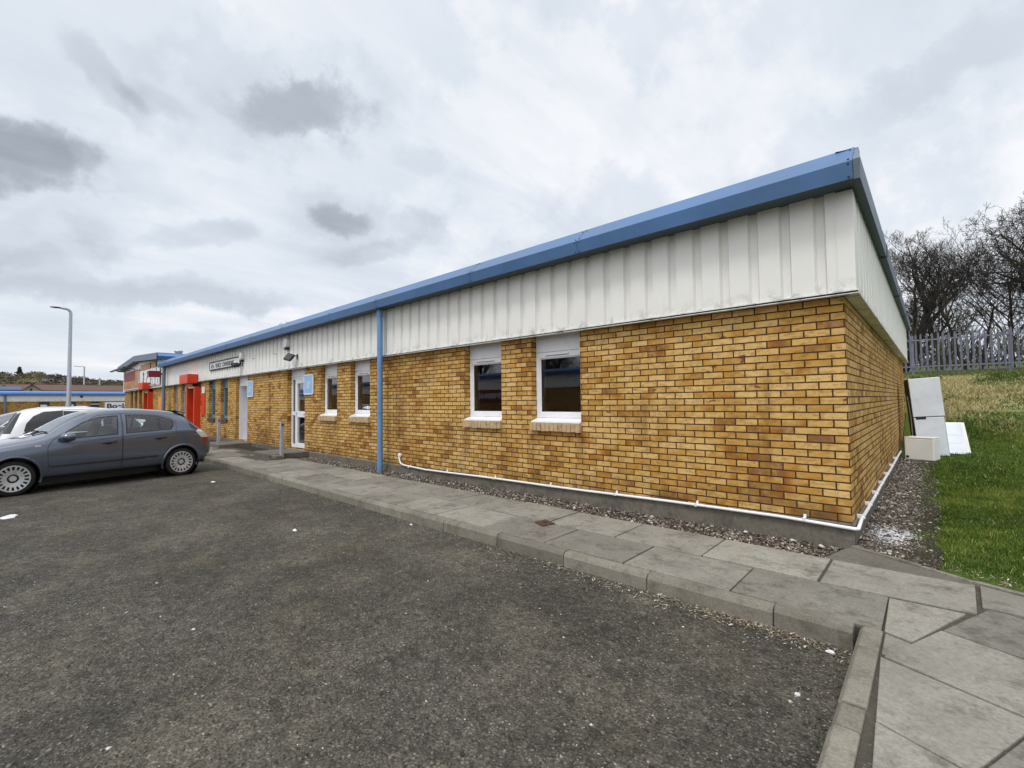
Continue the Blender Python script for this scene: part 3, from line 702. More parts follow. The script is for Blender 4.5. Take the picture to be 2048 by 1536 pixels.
def slit_window(x0, x1, mat, sill):
    f = MB(); y0, y1 = YF + .11, YF + .18; zb, zt, t = .95, 2.5, .07
    f.box(x0, x0 + t, y0, y1, zb, zt); f.box(x1 - t, x1, y0, y1, zb, zt); f.box(x0 + t, x1 - t, y0, y1, zb, zb + .11); f.box(x0 + t, x1 - t, y0, y1, zt - .38, zt)
    wn = f.build('window', mat, unit)
    p = MB(); p.quad((x0 + t, y0 + .03, zb + .1), (x1 - t, y0 + .03, zb + .1), (x1 - t, y0 + .03, zt - .37), (x0 + t, y0 + .03, zt - .37)); p.build('pane', 'glass', wn)
    s = MB(); s.box(x0 - .02, x1 + .02, YF - .055, YF + .12, .82, .945); s.build('sill', sill, wn, bevel=.008)
for a, b in BLU: slit_window(a, b, 'bluewin', 'darksill')
for a, b in GRY: slit_window(a, b, 'galv', 'sillbrick')

def glazed_door(x0, x1):
    y0, y1 = YF + .12, YF + .19; zb, zt = .22, 2.26
    f = MB(); xm = x0 + .30
    f.box(x0, x0 + .075, y0, y1, zb, zt); f.box(x1 - .06, x1, y0, y1, zb, zt); f.box(x0 + .075, x1 - .06, y0, y1, zt - .07, zt); f.box(xm - .03, xm + .03, y0, y1, zb, zt - .07)
    f.box(x0 + .075, xm - .03, y0, y1, 1.15, 1.25); f.box(x0 + .075, xm - .03, y0, y1, zb, zb + .1)
    d = f.build('door', 'upvc', unit, bevel=.004); d['label'] = 'white glazed door with narrow side light'
    l = MB(); a, b = xm + .034, x1 - .064
    l.box(a, a + .10, y0 - .012, y1 - .012, zb + .01, zt - .075); l.box(b - .10, b, y0 - .012, y1 - .012, zb + .01, zt - .075)
    l.box(a + .1, b - .1, y0 - .012, y1 - .012, zb + .01, zb + .14); l.box(a + .1, b - .1, y0 - .012, y1 - .012, zt - .19, zt - .075); l.box(a + .1, b - .1, y0 - .012, y1 - .012, 1.10, 1.27)
    lf = l.build('door_leaf', 'upvc', d, bevel=.005)
    p = MB()
    for q in ((x0 + .07, xm - .025, zb + .08, 1.16), (x0 + .07, xm - .025, 1.24, zt - .06), (a + .09, b - .09, zb + .12, 1.11), (a + .09, b - .09, 1.26, zt - .18)): p.quad((q[0], y0 + .03, q[2]), (q[1], y0 + .03, q[2]), (q[1], y0 + .03, q[3]), (q[0], y0 + .03, q[3]))
    p.build('pane', 'glass', d)
    h = MB(); h.box(a + .035, a + .065, y0 - .028, y0 - .01, 1.12, 1.36); h.box(a + .03, a + .16, y0 - .065, y0 - .045, 1.245, 1.265); h.box(a + .04, a + .06, y0 - .06, y0 - .02, 1.245, 1.265); h.build('handle', 'white', d)
    lb = MB(); lb.box(b - .28, b - .02, y0 - .018, y0 - .0125, 1.16, 1.20); lb.build('letter_plate', 'galv', d)
    hp = MB(); hp.box(x0, x1, y0 + .005, y0 + .03, zt + .006, 2.55); hp.build('head_panel', 'upvc', d)
glazed_door(*D2)
x0, x1 = D1                                                   # farther white door set deep in white jambs
j = MB(); j.box(x0, x0 + .045, YF + .11, YF + .58, .22, 2.5); j.box(x1 - .045, x1, YF + .11, YF + .58, .22, 2.5); j.box(x0 + .045, x1 - .045, YF + .11, YF + .58, 2.14, 2.5)
dr = j.build('door', 'upvc', unit); dr['label'] = 'white door set deep in white jambs'
l = MB(); a, b, y = x0 + .05, x1 - .05, YF + .5
l.box(a, a + .13, y, y + .06, .24, 2.13); l.box(b - .13, b, y, y + .06, .24, 2.13); l.box(a + .13, b - .13, y, y + .06, .24, .4); l.box(a + .13, b - .13, y, y + .06, 2.0, 2.13); l.box(a + .13, b - .13, y, y + .06, 1.05, 1.2)
l.build('door_leaf', 'upvc', dr)
p = MB(); p.quad((a + .12, y + .03, .38), (b - .12, y + .03, .38), (b - .12, y + .03, 2.02), (a + .12, y + .03, 2.02)); p.build('pane', 'glass', dr)
h = MB(); h.box(b - .16, b - .02, y - .05, y - .03, 1.09, 1.11); h.box(b - .06, b - .03, y - .035, y, 1.0, 1.2); h.build('handle', 'white', dr)

def red_portal(parent, x0, x1, z1, ym=YF):
    pj = MB(); p = .24
    pj.box(x1 - .14, x1, ym - p, ym + .3, .12, z1 - .2); pj.box(x0, x0 + .14, ym - p, ym + .3, .12, z1 - .2)
    o = pj.build('door_surround', 'red', parent, bevel=.006)
    hd = MB(); hd.box(x0 - .03, x1 + .02, ym - .50, ym - .12, z1 - .06, z1 + .33); hd.build('canopy', 'red', o, bevel=.01)
    lt = MB(); lt.box(x0 + .14, x1 - .14, ym - .2, ym + .02, z1 - .26, z1 - .2); lt.build('lintel', 'white', o)
    dl = MB(); dl.box(x0 + .14, x1 - .14, ym + .2, ym + .26, .14, z1 - .26)
    for k in range(6): dl.box(x0 + .16 + k * .18, x0 + .30 + k * .18, ym + .185, ym + .2, .3, z1 - .4)
    dl.build('door', 'redside', o)
red_portal(unit, -24.55, -23.2, 2.47)

dp = MB(); dp.tube([(-8.52, 5.17, 3.47), (-8.52, 5.17, 3.2), (-8.52, 5.17, .03)], .058, 16)
dpo = dp.build('downpipe', 'pipe_blue', unit, smooth=True)
for z, hh in ((1.29, .012), (2.62, .012), (3.36, .06)):
    cl_ = MB(); cl_.lathe([(.0605 + hh * .1, z - hh), (.0605 + hh * .1, z + hh)], (-8.52, 5.17, 0), n=20); cl_.build('pipe_collar', 'pipe_blue', dpo, smooth=True)
dp = MB(); dp.tube([(-29.05, 5.14, 3.47), (-29.05, 5.14, .05)], .075, 12); dp.build('downpipe', 'bluegrey', unit, smooth=True)

# white condensate pipe clipped along the foot of both walls
wp = MB(); yp = YF - .045
pts = [(-8.10, YF - .0, .40), (-8.10, yp, .395), (-8.09, yp, .33), (-8.04, yp, .245), (-7.9, yp, .222)] + [(x, yp, ztop(x) - .01 + .004 * math.sin(x * 2)) for x in np.arange(-7.2, -.7, .6)] + [(XE + .02, yp, .262), (XE + .045, yp + .02, .262), (XE + .045, YF + .25, .30)] + [(XE + .045, y, .30 - .002 * (y - 5.4) + .006 * math.sin(y * 1.7)) for y in np.arange(6.2, 13.5, .8)]
wp.tube(pts, .0165, 10); wpo = wp.build('waste_pipe', 'upvc', unit, smooth=True)
ca = MB(); ca.lathe([(.045, -.012), (.045, .012), (.03, .02)], (-8.1, YF - .03, .41), 'y', 16); ca.tube([(-8.1, YF, .41), (-8.1, yp - .01, .41)], .03, 10); ca.build('pipe_cap', 'upvc', wpo, smooth=True)
for x in (-7.75, -6.6, -5.35, -4.2, -3.1, -2.05, -.98): z = ztop(x) - .01; cp = MB(); cp.extrude_x([(yp - .021, z - .012), (YF - .001, z - .012), (YF - .001, z + .045), (YF - .008, z + .045), (YF - .009, z + .019), (yp - .021, z + .019)], x - .012, x + .012); cp.build('pipe_clip', 'upvc', wpo)
for y in (5.75, 6.5, 7.3, 8.2, 9.2, 10.4, 11.6): cp = MB(); cp.box(XE + .001, XE + .066, y - .013, y + .013, .285, .325); cp.build('pipe_clip', 'upvc', wpo)
bp = MB(); bp.tube([(-14.35, YF - .03, .1), (-14.35, YF - .03, .72), (-14.33, YF + .02, .78)], .022, 8); bp.build('black_pipe', 'black', unit, smooth=True)

# concrete doorsteps
for (xa, xb, ya), lab in (((-13.72, -12.42, 4.42), 'worn concrete doorstep below the white glazed door with a side light'), ((-18.35, -16.85, 4.42), 'concrete doorstep below the farther white door set deep in its jambs')):
    t = thing('doorstep', lab, 'step', ((xa + xb) / 2, 4.9, .05), group='concrete doorsteps along the front')
    s = MB(); s.box(xa, xb, ya, YF - .005, .03, .205); s.build('step_slab', 'step', t, bevel=.014)
# ------------------------------------------------------------------ things fixed to the front
def board(name, label, x0, x1, z0, z1, y, mat, edge=None, cat='sign', e=.02, th=.02, group=None):
    t = thing(name, label, cat, ((x0 + x1) / 2, y, z0), group=group)
    b = MB(); b.box(x0, x1, y - th, y, z0, z1); b.build('panel', mat, t)
    if edge:
        f = MB(); a = y - th - .008
        f.box(x0, x1, a, y - .001, z0 - e * .6, z0 + e * .4); f.box(x0, x1, a, y - .001, z1 - e * .4, z1 + e * .6); f.box(x0 - e * .6, x0 + e * .4, a, y - .001, z0 + e * .4, z1 - e * .4); f.box(x1 - e * .4, x1 + e * .6, a, y - .001, z0 + e * .4, z1 - e * .4)
        f.build('edge_trim', edge, t)
    return t
UP = Matrix.Rotation(R(90), 3, 'X').to_euler()
MAT['ink'] = plain('dark_grey_lettering', (.06, .06, .065), .5)
s = board('name_board', 'long white name board with dark lettering and a black edge on the cladding', -21.37, -17.72, 2.865, 3.15, 5.285, 'white', 'black', e=.045)
text_mesh('lettering', 'A.P.A.  VEHICLE  CONVERSIONS', .225, 'ink', (-21.2, 5.262, 2.92), UP, s, sx=.88, bold=.006)
for x0, x1, lab in ((-12.70, -12.16, 'light blue sign with white emblem just right of the glazed white door'), (-17.24, -16.73, 'light blue sign with white emblem beside the deep set white door')):
    s = board('door_sign', lab, x0, x1, 1.75, 2.26, 5.385, 'lightblue', 'white', e=.03, group='light blue door signs')
    m = MB(); cx, y = (x0 + x1) / 2, 5.363
    for a in range(0, 300, 20):
        r = .085; m.box(cx + r * math.cos(R(a)) - .012, cx + r * math.cos(R(a)) + .012, y - .002, y, 2.0 + r * math.sin(R(a)) - .012, 2.0 + r * math.sin(R(a)) + .012)
    for k in (-.05, .02, .09): m.add([(cx - .08 + k, y - .0015, 1.90), (cx - .05 + k, y - .0015, 1.90), (cx + .04 + k, y - .0015, 2.07), (cx + .01 + k, y - .0015, 2.07)], [(0, 1, 2, 3)])
    m.build('emblem', 'white', s)
def alarm(x, z, lab):
    t = thing('alarm_box', lab, 'alarm box', (x, 5.3, z), group='white alarm boxes on the cladding')
    b = MB(); pr = []
    for a in range(0, 360, 20): pr.append((.17 * math.cos(R(a)) * (1 if math.sin(R(a)) > 0 else .86), .15 * math.sin(R(a))))
    n = len(pr); v = []
    for k, (sc, dy) in enumerate(((1, 0), (1, -.07), (.86, -.105), (.5, -.12))): v += [(x + px * sc, 5.30 + dy, z + pz * sc) for px, pz in pr]
    f = [(k * n + i, k * n + (i + 1) % n, (k + 1) * n + (i + 1) % n, (k + 1) * n + i) for k in range(3) for i in range(n)] + [tuple(range(3 * n, 4 * n))]
    b.add(v, f); b.build('housing', 'cream_box', t, smooth=True)
    d = MB(); d.box(x - .09, x + .09, 5.20, 5.29, z - .20, z - .135); d.build('strobe', 'black', t, bevel=.008)
    d = MB(); d.lathe([(.022, -.128), (.022, -.118)], (x - .05, 5.3, z + .03), 'y', 12); d.box(x - .09, x + .03, 5.175, 5.182, z - .05, z - .04); d.build('badge', 'galv', t)
alarm(-13.62, 3.24, 'white alarm box with black base above the glazed door')
alarm(-17.48, 3.15, 'white alarm box with black base at the end of the name board')
def flood(x, z, ang, lab):
    t = thing('flood_light', lab, 'flood light', (x, 5.3, z), group='black flood lights on the cladding')
    a = MB(); a.box(x - .03, x + .03, 5.285, 5.3, z - .07, z + .07); a.tube([(x, 5.29, z + .02), (x - .04, 5.16, z + .03), (x - .06, 5.12, z - .05)], .016, 8); a.build('arm', 'black', t)
    h = MB(); M_ = Matrix.Translation((x - .06, 5.10, z - .02)) @ Matrix.Rotation(R(ang), 4, 'X') @ Matrix.Rotation(R(20), 4, 'Z')
    h.box(-.13, .13, -.03, .03, -.11, .11); h.box(-.10, .10, .03, .06, -.08, .08); h.v = [tuple(M_ @ Vector(p)) for p in h.v]; h.build('lamp_head', 'black', t, bevel=.006)
    g_ = MB(); g_.quad((-.11, -.0315, -.09), (.11, -.0315, -.09), (.11, -.0315, .09), (-.11, -.0315, .09)); g_.v = [tuple(M_ @ Vector(p)) for p in g_.v]; g_.build('lens', 'dark', t)
flood(-13.0, 2.80, -38, 'black flood light on a bent arm above the glazed door')
flood(-17.55, 2.87, -75, 'black flood light on a bent arm over the name board')
for x, z, lab in ((-14.55, 3.0, 'short cut cable stub poking from cladding near the higher alarm box'), (-16.35, 2.99, 'thin pale cable stub poking from cladding right of the name board')):
    b = MB(); b.tube([(x, 5.31, z), (x + .02, 5.2, z - .01), (x + .2, 5.17, z - .03)], .012, 6); tag(b.build('cable_stub', 'galv', smooth=True), lab, 'cable')
s = board('notice_board', 'narrow red notice with white head beside the red garage portal', -22.95, -22.45, 1.05, 1.95, 5.385, 'red', None)
b = MB(); b.box(-22.9, -22.5, 5.36, 5.385, 1.97, 2.25); b.build('header', 'white', s)

# steel bollards
def bollard(x, y, z, h, lab):
    t = thing('bollard', lab, 'bollard', (x, y, z), group='galvanised square bollards on the pavement')
    b = MB(); b.box(x - .042, x + .042, y - .042, y + .042, z, z + h); b.build('post', 'galv', t, bevel=.008)
    c = MB(); c.box(x - .046, x + .046, y - .046, y + .046, z + h, z + h + .012); c.build('cap', 'galv', t, bevel=.004)
    b = MB(); b.box(x + .0425, x + .05, y - .02, y + .02, z + h - .12, z + h - .06); b.build('lock', 'dark', t)
bollard(-12.36, 4.66, .10, .94, 'grey steel bollard beside the step of the glazed white door')
bollard(-17.62, 4.62, .205, .84, 'grey steel bollard standing on the farther concrete doorstep')
b = MB(); b.box(-12.52, -12.12, 4.42, 4.60, .085, .19); tag(b.build('concrete_block', 'step', bevel=.02), 'small dark concrete block lying against the foot of the nearer bollard', 'block')
# iron cover
b = MB(); b.prism([(-3.40, 4.05), (-3.23, 3.98), (-3.18, 4.15), (-3.36, 4.21)], .07, .118); mc = tag(b.build('stopcock_cover', 'rust', bevel=.006), 'small rusty square iron cover set in the paving slabs', 'cover')
b = MB(); b.prism([(-3.31, 4.085), (-3.27, 4.07), (-3.255, 4.105), (-3.295, 4.12)], .1185, .122); b.build('key_slot', 'black', mc)

# litter
def litter(x, y, z, r, lab, cat, mat='white', n=10, sy=.5):
    b = MB(); ring = []
    for i in range(n):
        a = 2 * math.pi * i / n; k = random.uniform(.7, 1.15); ring.append((x + r * k * math.cos(a), y + r * sy * k * math.sin(a), z + random.uniform(.003, .012)))
    m = [(x + (p[0] - x) * .45, y + (p[1] - y) * .45, z + random.uniform(.008, .022)) for p in ring]
    b.add(ring + m + [(x, y, z + .012)] + [(p[0], p[1], z + .001) for p in ring], [(i, (i + 1) % n, n + (i + 1) % n, n + i) for i in range(n)] + [(n + i, n + (i + 1) % n, 2 * n) for i in range(n)] + [(2 * n + 1 + i, 2 * n + 1 + (i + 1) % n, (i + 1) % n, i) for i in range(n)])
    return tag(b.build('litter', mat), lab, cat, group='scraps of litter on the asphalt')
litter(-9.47, -.03, GA, .17, 'crumpled white paper lying on asphalt in front of the grey hatchback', 'paper')
litter(-10.46, 2.66, GA, .07, 'small white scrap on the asphalt near the grey hatchback rear wheel', 'scrap')
litter(-5.69, 2.30, GA, .045, 'flattened pale scrap of paper in the middle of the asphalt', 'scrap')
litter(-4.82, 3.36, GA, .022, 'white crumb of litter against the middle of the kerb', 'scrap')
litter(-.50, 3.33, GA, .028, 'crumpled white tissue in the kerb corner', 'tissue')
litter(-.56, 2.75, GA, .016, 'small white flake of litter beside the nearer kerb', 'scrap')

# dumped white goods by the gable wall
t = thing('fridge_freezer', 'old white fridge freezer leaning against the gable wall, its side black', 'fridge', (-.02, 14.0, .10))
W_ = Matrix.Translation((-.26, 13.95, .09)) @ Matrix.Rotation(R(-4.2), 4, 'Y') @ Matrix.Rotation(R(11), 4, 'Z')
def part(mb, name, mat, par, bevel=0): mb.v = [tuple(W_ @ Vector(p)) for p in mb.v]; return mb.build(name, mat, par, bevel=bevel)
b = MB(); b.box(0, .53, .045, .58, .02, 1.80); part(b, 'cabinet', 'black', t, .008)
b = MB(); b.box(.5305, .536, .04, .57, .03, 1.79); b.box(0, .536, .05, .58, 1.802, 1.808); part(b, 'side_panel', 'fridge', t)
b = MB(); b.box(-.005, .54, 0, .04, .93, 1.81); du = part(b, 'door', 'fridge', t, .012)
b = MB(); b.box(0, .52, 0, .04, .04, .915); dl = part(b, 'door', 'fridge', t, .012)
b = MB(); b.prism([(.05, -.006), (.20, -.006), (.22, .002), (.03, .002)], .875, .94); part(b, 'handle', 'black', dl)
b = MB(); b.tube([(-.012, .3, 1.35), (-.03, .2, 1.42), (-.035, .12, 1.35), (-.03, .10, .9), (-.04, .12, .5), (-.09, .1, .2), (-.1, .08, .05)], .008, 6); part(b, 'power_cord', 'galv', t)
t = thing('white_cabinet', 'small squat cream white appliance standing in front of the leaning fridge', 'appliance', (-.25, 13.4, .1), R(-14))
def lpart(mb, name, mat, par, bevel=0): o = mb.build(name, mat, bevel=bevel); o.parent = par; return o
b = MB(); b.box(-.25, .25, -.0, .42, .0, .475); lpart(b, 'cabinet', 'cream_box', t, .02)
b = MB(); b.box(-.252, .252, -.004, .424, .476, .50); lpart(b, 'lid', 'cream_box', t, .01)
b = MB(); b.lathe([(.028, -.002), (.022, -.012), (.0, -.013)], (-.20, 0, .07), 'y', 14); lpart(b, 'drain_hole', 'black', t)
t = thing('freezer_lid', 'flat white insulated lid or door panel leaning on grass right of the fridge', 'panel', (.325, 14.3, .125), R(16)); t.rotation_euler = (R(-27), 0, R(14))
b = MB(); b.box(-.31, .30, 0, .045, 0, .86); lpart(b, 'panel', 'cream_box', t, .01)
b = MB(); b.box(-.30, .235, -.035, -.0005, .06, .82); ip = lpart(b, 'inner_liner', 'fridge', t, .012)
b = MB(); b.box(-.29, .18, -.0375, -.0352, .32, .326); b.box(-.29, .20, -.0375, -.0352, .52, .526); b.parent = None; o = b.build('liner_groove', 'galv'); o.parent = ip
b = MB(); b.prism([(.05, 14.1), (.21, 14.35), (.18, 14.42), (.03, 14.2)], .1, .30); tag(b.build('black_tray', 'black'), 'small black plastic tray wedged between fridge and white lid', 'tray')

# palisade fence along the top of the bank
FY, FZ, FH = 25., 2.38, 1.68
fe = thing('palisade_fence', 'grey steel palisade fence with pointed pales along the top of the bank', 'fence', (0, FY, FZ))
for x in (-6.02, -3.28, -.54, 2.2, 4.94, 7.68, 10.42):
    b = MB(); b.box(x - .05, x + .05, FY + .05, FY + .15, FZ - .2, FZ + FH - .08); b.build('post', 'palisade', fe)
for z in (FZ + .33, FZ + FH - .27):
    b = MB(); b.box(-6.1, 10.5, FY + .0, FY + .048, z - .025, z + .025); b.build('rail', 'palisade', fe)
b = MB(); b.box(-6.1, 10.5, FY + .06, FY + .14, FZ - .3, FZ + .13); b.build('gravel_board', 'plinth', fe)
b = MB(); pz = [(0, .10), (0, FH - .09), (0, FH)]
xs4 = [(-.031, 0), (-.016, -.012), (0, .006), (.016, -.012), (.031, 0)]
v = [(x, y, .12) for x, y in xs4] + [(x, y, FH - .10) for x, y in xs4] + [(x * .25, y, FH) for x, y in xs4]
b.add(v, [(r * 5 + i, r * 5 + i + 1, r * 5 + 6 + i, r * 5 + 5 + i) for r in range(2) for i in range(4)])
b.add([(x, y + .004, z) for x, y, z in v], [(r * 5 + 5 + i, r * 5 + 6 + i, r * 5 + i + 1, r * 5 + i) for r in range(2) for i in range(4)])
pale = b.build('pale', 'palisade'); pale.parent = fe; pale.location = (-5.9, -.012, 0)
for i in range(1, 98):
    c = pale.copy(); COL.objects.link(c); c.parent = fe; c.location = (-5.9 + .166 * i, -.012, random.uniform(-.015, .015)); c.rotation_euler = (0, R(random.uniform(-.6, .6)), 0)

# ------------------------------------------------------------------ bare trees
def bare_tree(name, label, loc, H, r0, seed, lean=(0, 0), fork=.25, spread=.75, levels=5, kids=(5, 7, 6, 5, 4), droop=0., group=None, minr=.006, up=.12, curl=.35):
    rd = random.Random(seed); tr = MB(); cr = MB()
    def grow(p, d, L, r, lv, mb):
        n = 6 if lv < 2 else 4; pts = [p.copy()]; rs = [r]; dirs = [d.copy()]
        for i in range(n):
            d = (d + Vector((rd.gauss(0, 1), rd.gauss(0, 1), rd.gauss(0, .7))) * curl * (.28 if lv < 2 else .55) + Vector((0, 0, up - droop * (lv > 2)))).normalized()
            p = p + d * (L / n); pts.append(p.copy()); dirs.append(d.copy()); rs.append(max(minr * .6, r * (1 - .62 * (i + 1) / n)))
        mb.tube(pts, rs, 8 if lv == 0 else 5 if lv == 1 else 4 if lv == 2 else 3, caps=False)
        if lv >= levels: return
        for c in range(kids[lv]):
            t = fork + (1 - fork) * (c + rd.random()) / kids[lv] if lv == 0 else .2 + .8 * (c + rd.random()) / kids[lv]
            k = min(n - 1, int(t * n)); q = pts[k].lerp(pts[k + 1], t * n - k); dd = dirs[k + 1]
            ax = dd.orthogonal().normalized(); ax.rotate(Matrix.Rotation(rd.uniform(0, 6.283), 3, dd))
            nd = (dd * (1 - spread * rd.uniform(.6, 1.05)) + ax * spread).normalized()
            grow(q, nd, L * (rd.uniform(.52, .72) if lv else rd.uniform(.5, .8)) * (1 - .35 * t * (lv > 0)), max(minr, rs[k] * rd.uniform(.45, .65)), lv + 1, cr)
    grow(Vector((0, 0, -.2)), Vector((lean[0], lean[1], 1)).normalized(), H, r0, 0, tr)
    t = thing(name, label, 'tree', loc, group=group)
    a = tr.build('trunk', 'bark', smooth=True); a.parent = t
    b = cr.build('crown', 'twig', smooth=True); b.parent = t
    return t
T_GROUP = 'bare trees beyond the palisade fence'
bare_tree('bare_tree', 'spreading bare tree whose leaning boughs fan out behind the eaves corner', (-1.25, 31, 2.6), 4.9, .24, 11, lean=(.66, 0), fork=.03, spread=.55, kids=(13, 6, 7, 5, 3), up=.10, curl=.28, group=T_GROUP, minr=.0075)
bare_tree('bare_tree', 'thin upright bare tree in the middle behind the fence', (1.2, 30, 2.6), 3.6, .10, 5, fork=.45, spread=.55, levels=3, kids=(7, 6, 6), group=T_GROUP, minr=.008)
bare_tree('bare_tree', 'slim bare sapling leaning slightly right close behind the fence', (1.75, 31.5, 2.6), 3.6, .09, 8, lean=(.1, 0), fork=.45, spread=.55, levels=3, kids=(7, 6, 6), group=T_GROUP, minr=.008)
bare_tree('bare_tree', 'slender bare tree just left of the tall dense tree', (2.75, 31, 2.6), 4.6, .08, 21, fork=.25, spread=.5, levels=4, kids=(14, 7, 6, 4), group=T_GROUP, minr=.008)
bare_tree('bare_tree', 'tall dense dark tree at the right edge of the view', (4.35, 30, 2.6), 5.1, .20, 4, fork=.10, spread=.62, kids=(15, 6, 6, 5, 3), up=.06, curl=.42, group=T_GROUP, minr=.009)
bare_tree('bare_tree', 'bare tree hidden partly by the gable corner', (-3.8, 34, 2.6), 4.2, .16, 15, fork=.2, spread=.65, levels=4, kids=(9, 6, 5, 4), group=T_GROUP, minr=.010)
bare_tree('bare_tree', 'farther bare tree seen through the spreading crown', (.6, 40, 3.0), 4.2, .14, 33, fork=.3, spread=.6, levels=4, kids=(8, 5, 5, 4), group=T_GROUP, minr=.010)
0 and bare_tree('bare_tree', 'farther bare tree showing between the slender and dense trees', (4.6, 38, 3.0), 4.6, .15, 34, fork=.25, spread=.6, levels=4, kids=(8, 5, 5, 4), group=T_GROUP, minr=.010)
# tangled scrub behind the pales
nS = 4200; x = rng.uniform(-9, 13, nS); y = rng.uniform(26.2, 36, nS); z0 = 2.3 + np.maximum(0, y - 22) * .055; h = rng.gamma(4, .28, nS) * (.7 + .5 * np.sin(x * 1.7) ** 2)
dx = rng.normal(0, .45, nS) * h; dy = rng.normal(0, .3, nS) * h; ww = rng.uniform(.006, .018, nS)
bx = rng.normal(0, .12, nS); V = np.zeros((nS, 4, 3))
zs = z0 + rng.uniform(0, 1., nS) * h * .6
V[:, 0] = np.stack([x - ww, y, zs], -1); V[:, 1] = np.stack([x + ww, y + ww, zs], -1); V[:, 2] = np.stack([x + dx + ww * .5, y + dy, zs + h], -1); V[:, 3] = np.stack([x + dx - ww * .5, y + dy - ww, zs + h], -1)
m_scrub = tinted_mat('dead_scrub', [(0., (.016, .014, .012)), (.7, (.05, .045, .035)), (1., (.085, .09, .04))], .95)
tag(tri_soup('scrub', V.reshape(-1, 3), np.arange(nS * 4).reshape(-1, 4), np.repeat(rng.uniform(0, 1, nS), 4), m_scrub), kind='stuff')

# ------------------------------------------------------------------ the gabled unit farther along
u2 = thing('gabled_unit', 'farther buff brick unit with shallow gabled blue roof and shop signs', 'building', (-37, 5.4, 0))
ops2 = [(-41.1, -40.1, .9, 2.55), (-39.4, -38.5, .9, 2.55), (-37.8, -36.9, .9, 2.55), (-34.75, -33.4, .15, 2.45)]
w = MB(); pierced(w, -43.5, -30.12, 0, 2.6, ops2, 5.41, 5.6); w.quad((-43.5, 20, 0), (-43.5, 5.41, 0), (-43.5, 5.41, 2.6), (-43.5, 20, 2.6))
w.build('wall', 'brick_far', u2, uvoff=(-43.5, 5.4, 0))
GX = -37.15
c = MB(); xs = sorted(list(np.arange(-43.5, -30.2, .3)) + [-30.2, GX]); 
def ztop2(x): return 3.95 + .30 * (1 - abs(x - GX) / 6.6)
n = len(xs); yo = [5.31 + (.02 if i % 2 else 0) for i in range(n)]
c.add([(x, y, 2.49) for x, y in zip(xs, yo)] + [(x, y, ztop2(x)) for x, y in zip(xs, yo)], [(i, i + 1, n + i + 1, n + i) for i in range(n - 1)])
c.quad((-30.2, 5.31, 2.49), (-30.2, 20, 2.49), (-30.2, 20, 4.), (-30.2, 5.31, 4.)); c.quad((-43.5, 20, 2.49), (-43.5, 5.31, 2.49), (-43.5, 5.31, 4.), (-43.5, 20, 4.))
c.box(-43.52, -30.2, 5.28, 5.41, 2.47, 2.5)
c.build('cladding', 'clad', u2)
r = MB()
for xa, xb, za, zb in ((-43.85, GX, 4.27, 4.60), (GX, -30.1, 4.60, 4.27)):
    r.quad((xa, 5.02, za), (xb, 5.02, zb), (xb, 20.2, zb), (xa, 20.2, za), 0)
    r.quad((xa, 5.0, za - .34), (xb, 5.0, zb - .34), (xb, 5.0, zb + .01), (xa, 5.0, za + .01), 1); r.quad((xa, 5.3, za - .33), (xb, 5.3, zb - .33), (xb, 5.0, zb - .34), (xa, 5.0, za - .34), 1)
r.quad((-30.08, 5.03, 3.92), (-30.08, 20.2, 3.92), (-30.03, 20.2, 4.10), (-30.03, 5.03, 4.10), 2); r.quad((-30.03, 5.03, 4.10), (-30.03, 20.2, 4.10), (-30.12, 20.2, 4.285), (-30.12, 5.03, 4.285), 3)
r.quad((-30.2, 5.03, 3.93), (-30.2, 20.2, 3.93), (-30.08, 20.2, 3.92), (-30.08, 5.03, 3.92), 1); r.quad((-43.85, 20.2, 3.93), (-43.85, 5.0, 3.93), (-43.85, 5.0, 4.28), (-43.85, 20.2, 4.28), 2)
r2_ = r.build('roof', ['bluegrey', 'bluegrey', 'blue', 'pipe_blue'], u2)
v = MB(); v.lathe([(.11, 4.35), (.11, 4.66), (.13, 4.66), (.24, 4.86), (.22, 4.9), (.05, 4.94)], (-34.9, 6.9, 0), n=14); v.build('roof_cowl', 'galv', r2_, smooth=True)
rm = MB(); rm.box(-43.3, -30.3, 6.4, 6.5, 0, 3); rm.build('room_walls', 'room', u2)
for a, b, c_, d in ops2[:3]:
    f = MB(); f.box(a, a + .08, 5.5, 5.56, c_, d); f.box(b - .08, b, 5.5, 5.56, c_, d); f.box(a + .08, b - .08, 5.5, 5.56, c_, c_ + .1); f.box(a + .08, b - .08, 5.5, 5.56, d - .1, d); wn = f.build('window', 'darksill', u2)
    p = MB(); p.quad((a + .07, 5.53, c_ + .09), (b - .07, 5.53, c_ + .09), (b - .07, 5.53, d - .09), (a + .07, 5.53, d - .09)); p.build('pane', 'glass', wn)
    s_ = MB(); s_.box(a - .02, b + .02, 5.35, 5.5, c_ - .1, c_); s_.build('sill', 'sillbrick', wn)
red_portal(u2, -34.75, -33.4, 2.47, 5.41)
MAT['maroon'] = plain('faded_maroon_board', (.22, .028, .022), .5, 0, .2, 1.5); MAT['tan'] = plain('faded_tan_board', (.46, .25, .10), .6, 0, .35, 2.2)
MAT['orange_board'] = plain('orange_plywood', (.68, .30, .055), .7, 0, .2, 2.); MAT['pink'] = plain('pink_poster', (.42, .16, .34), .6, 0, .5, 4.); MAT['deepred'] = plain('deep_red_sign', (.20, .008, .03), .5)
s = board('shop_sign', 'wide shop sign with maroon top and faded tan lower half', -42.7, -36.95, 2.58, 3.80, 5.27, 'maroon', 'white', e=.06)
b = MB(); b.box(-42.62, -37.03, 5.245, 5.2495, 2.62, 3.12); b.box(-38.3, -37.1, 5.243, 5.2485, 2.64, 3.70); b.build('lower_panel', 'tan', s)
b = MB()
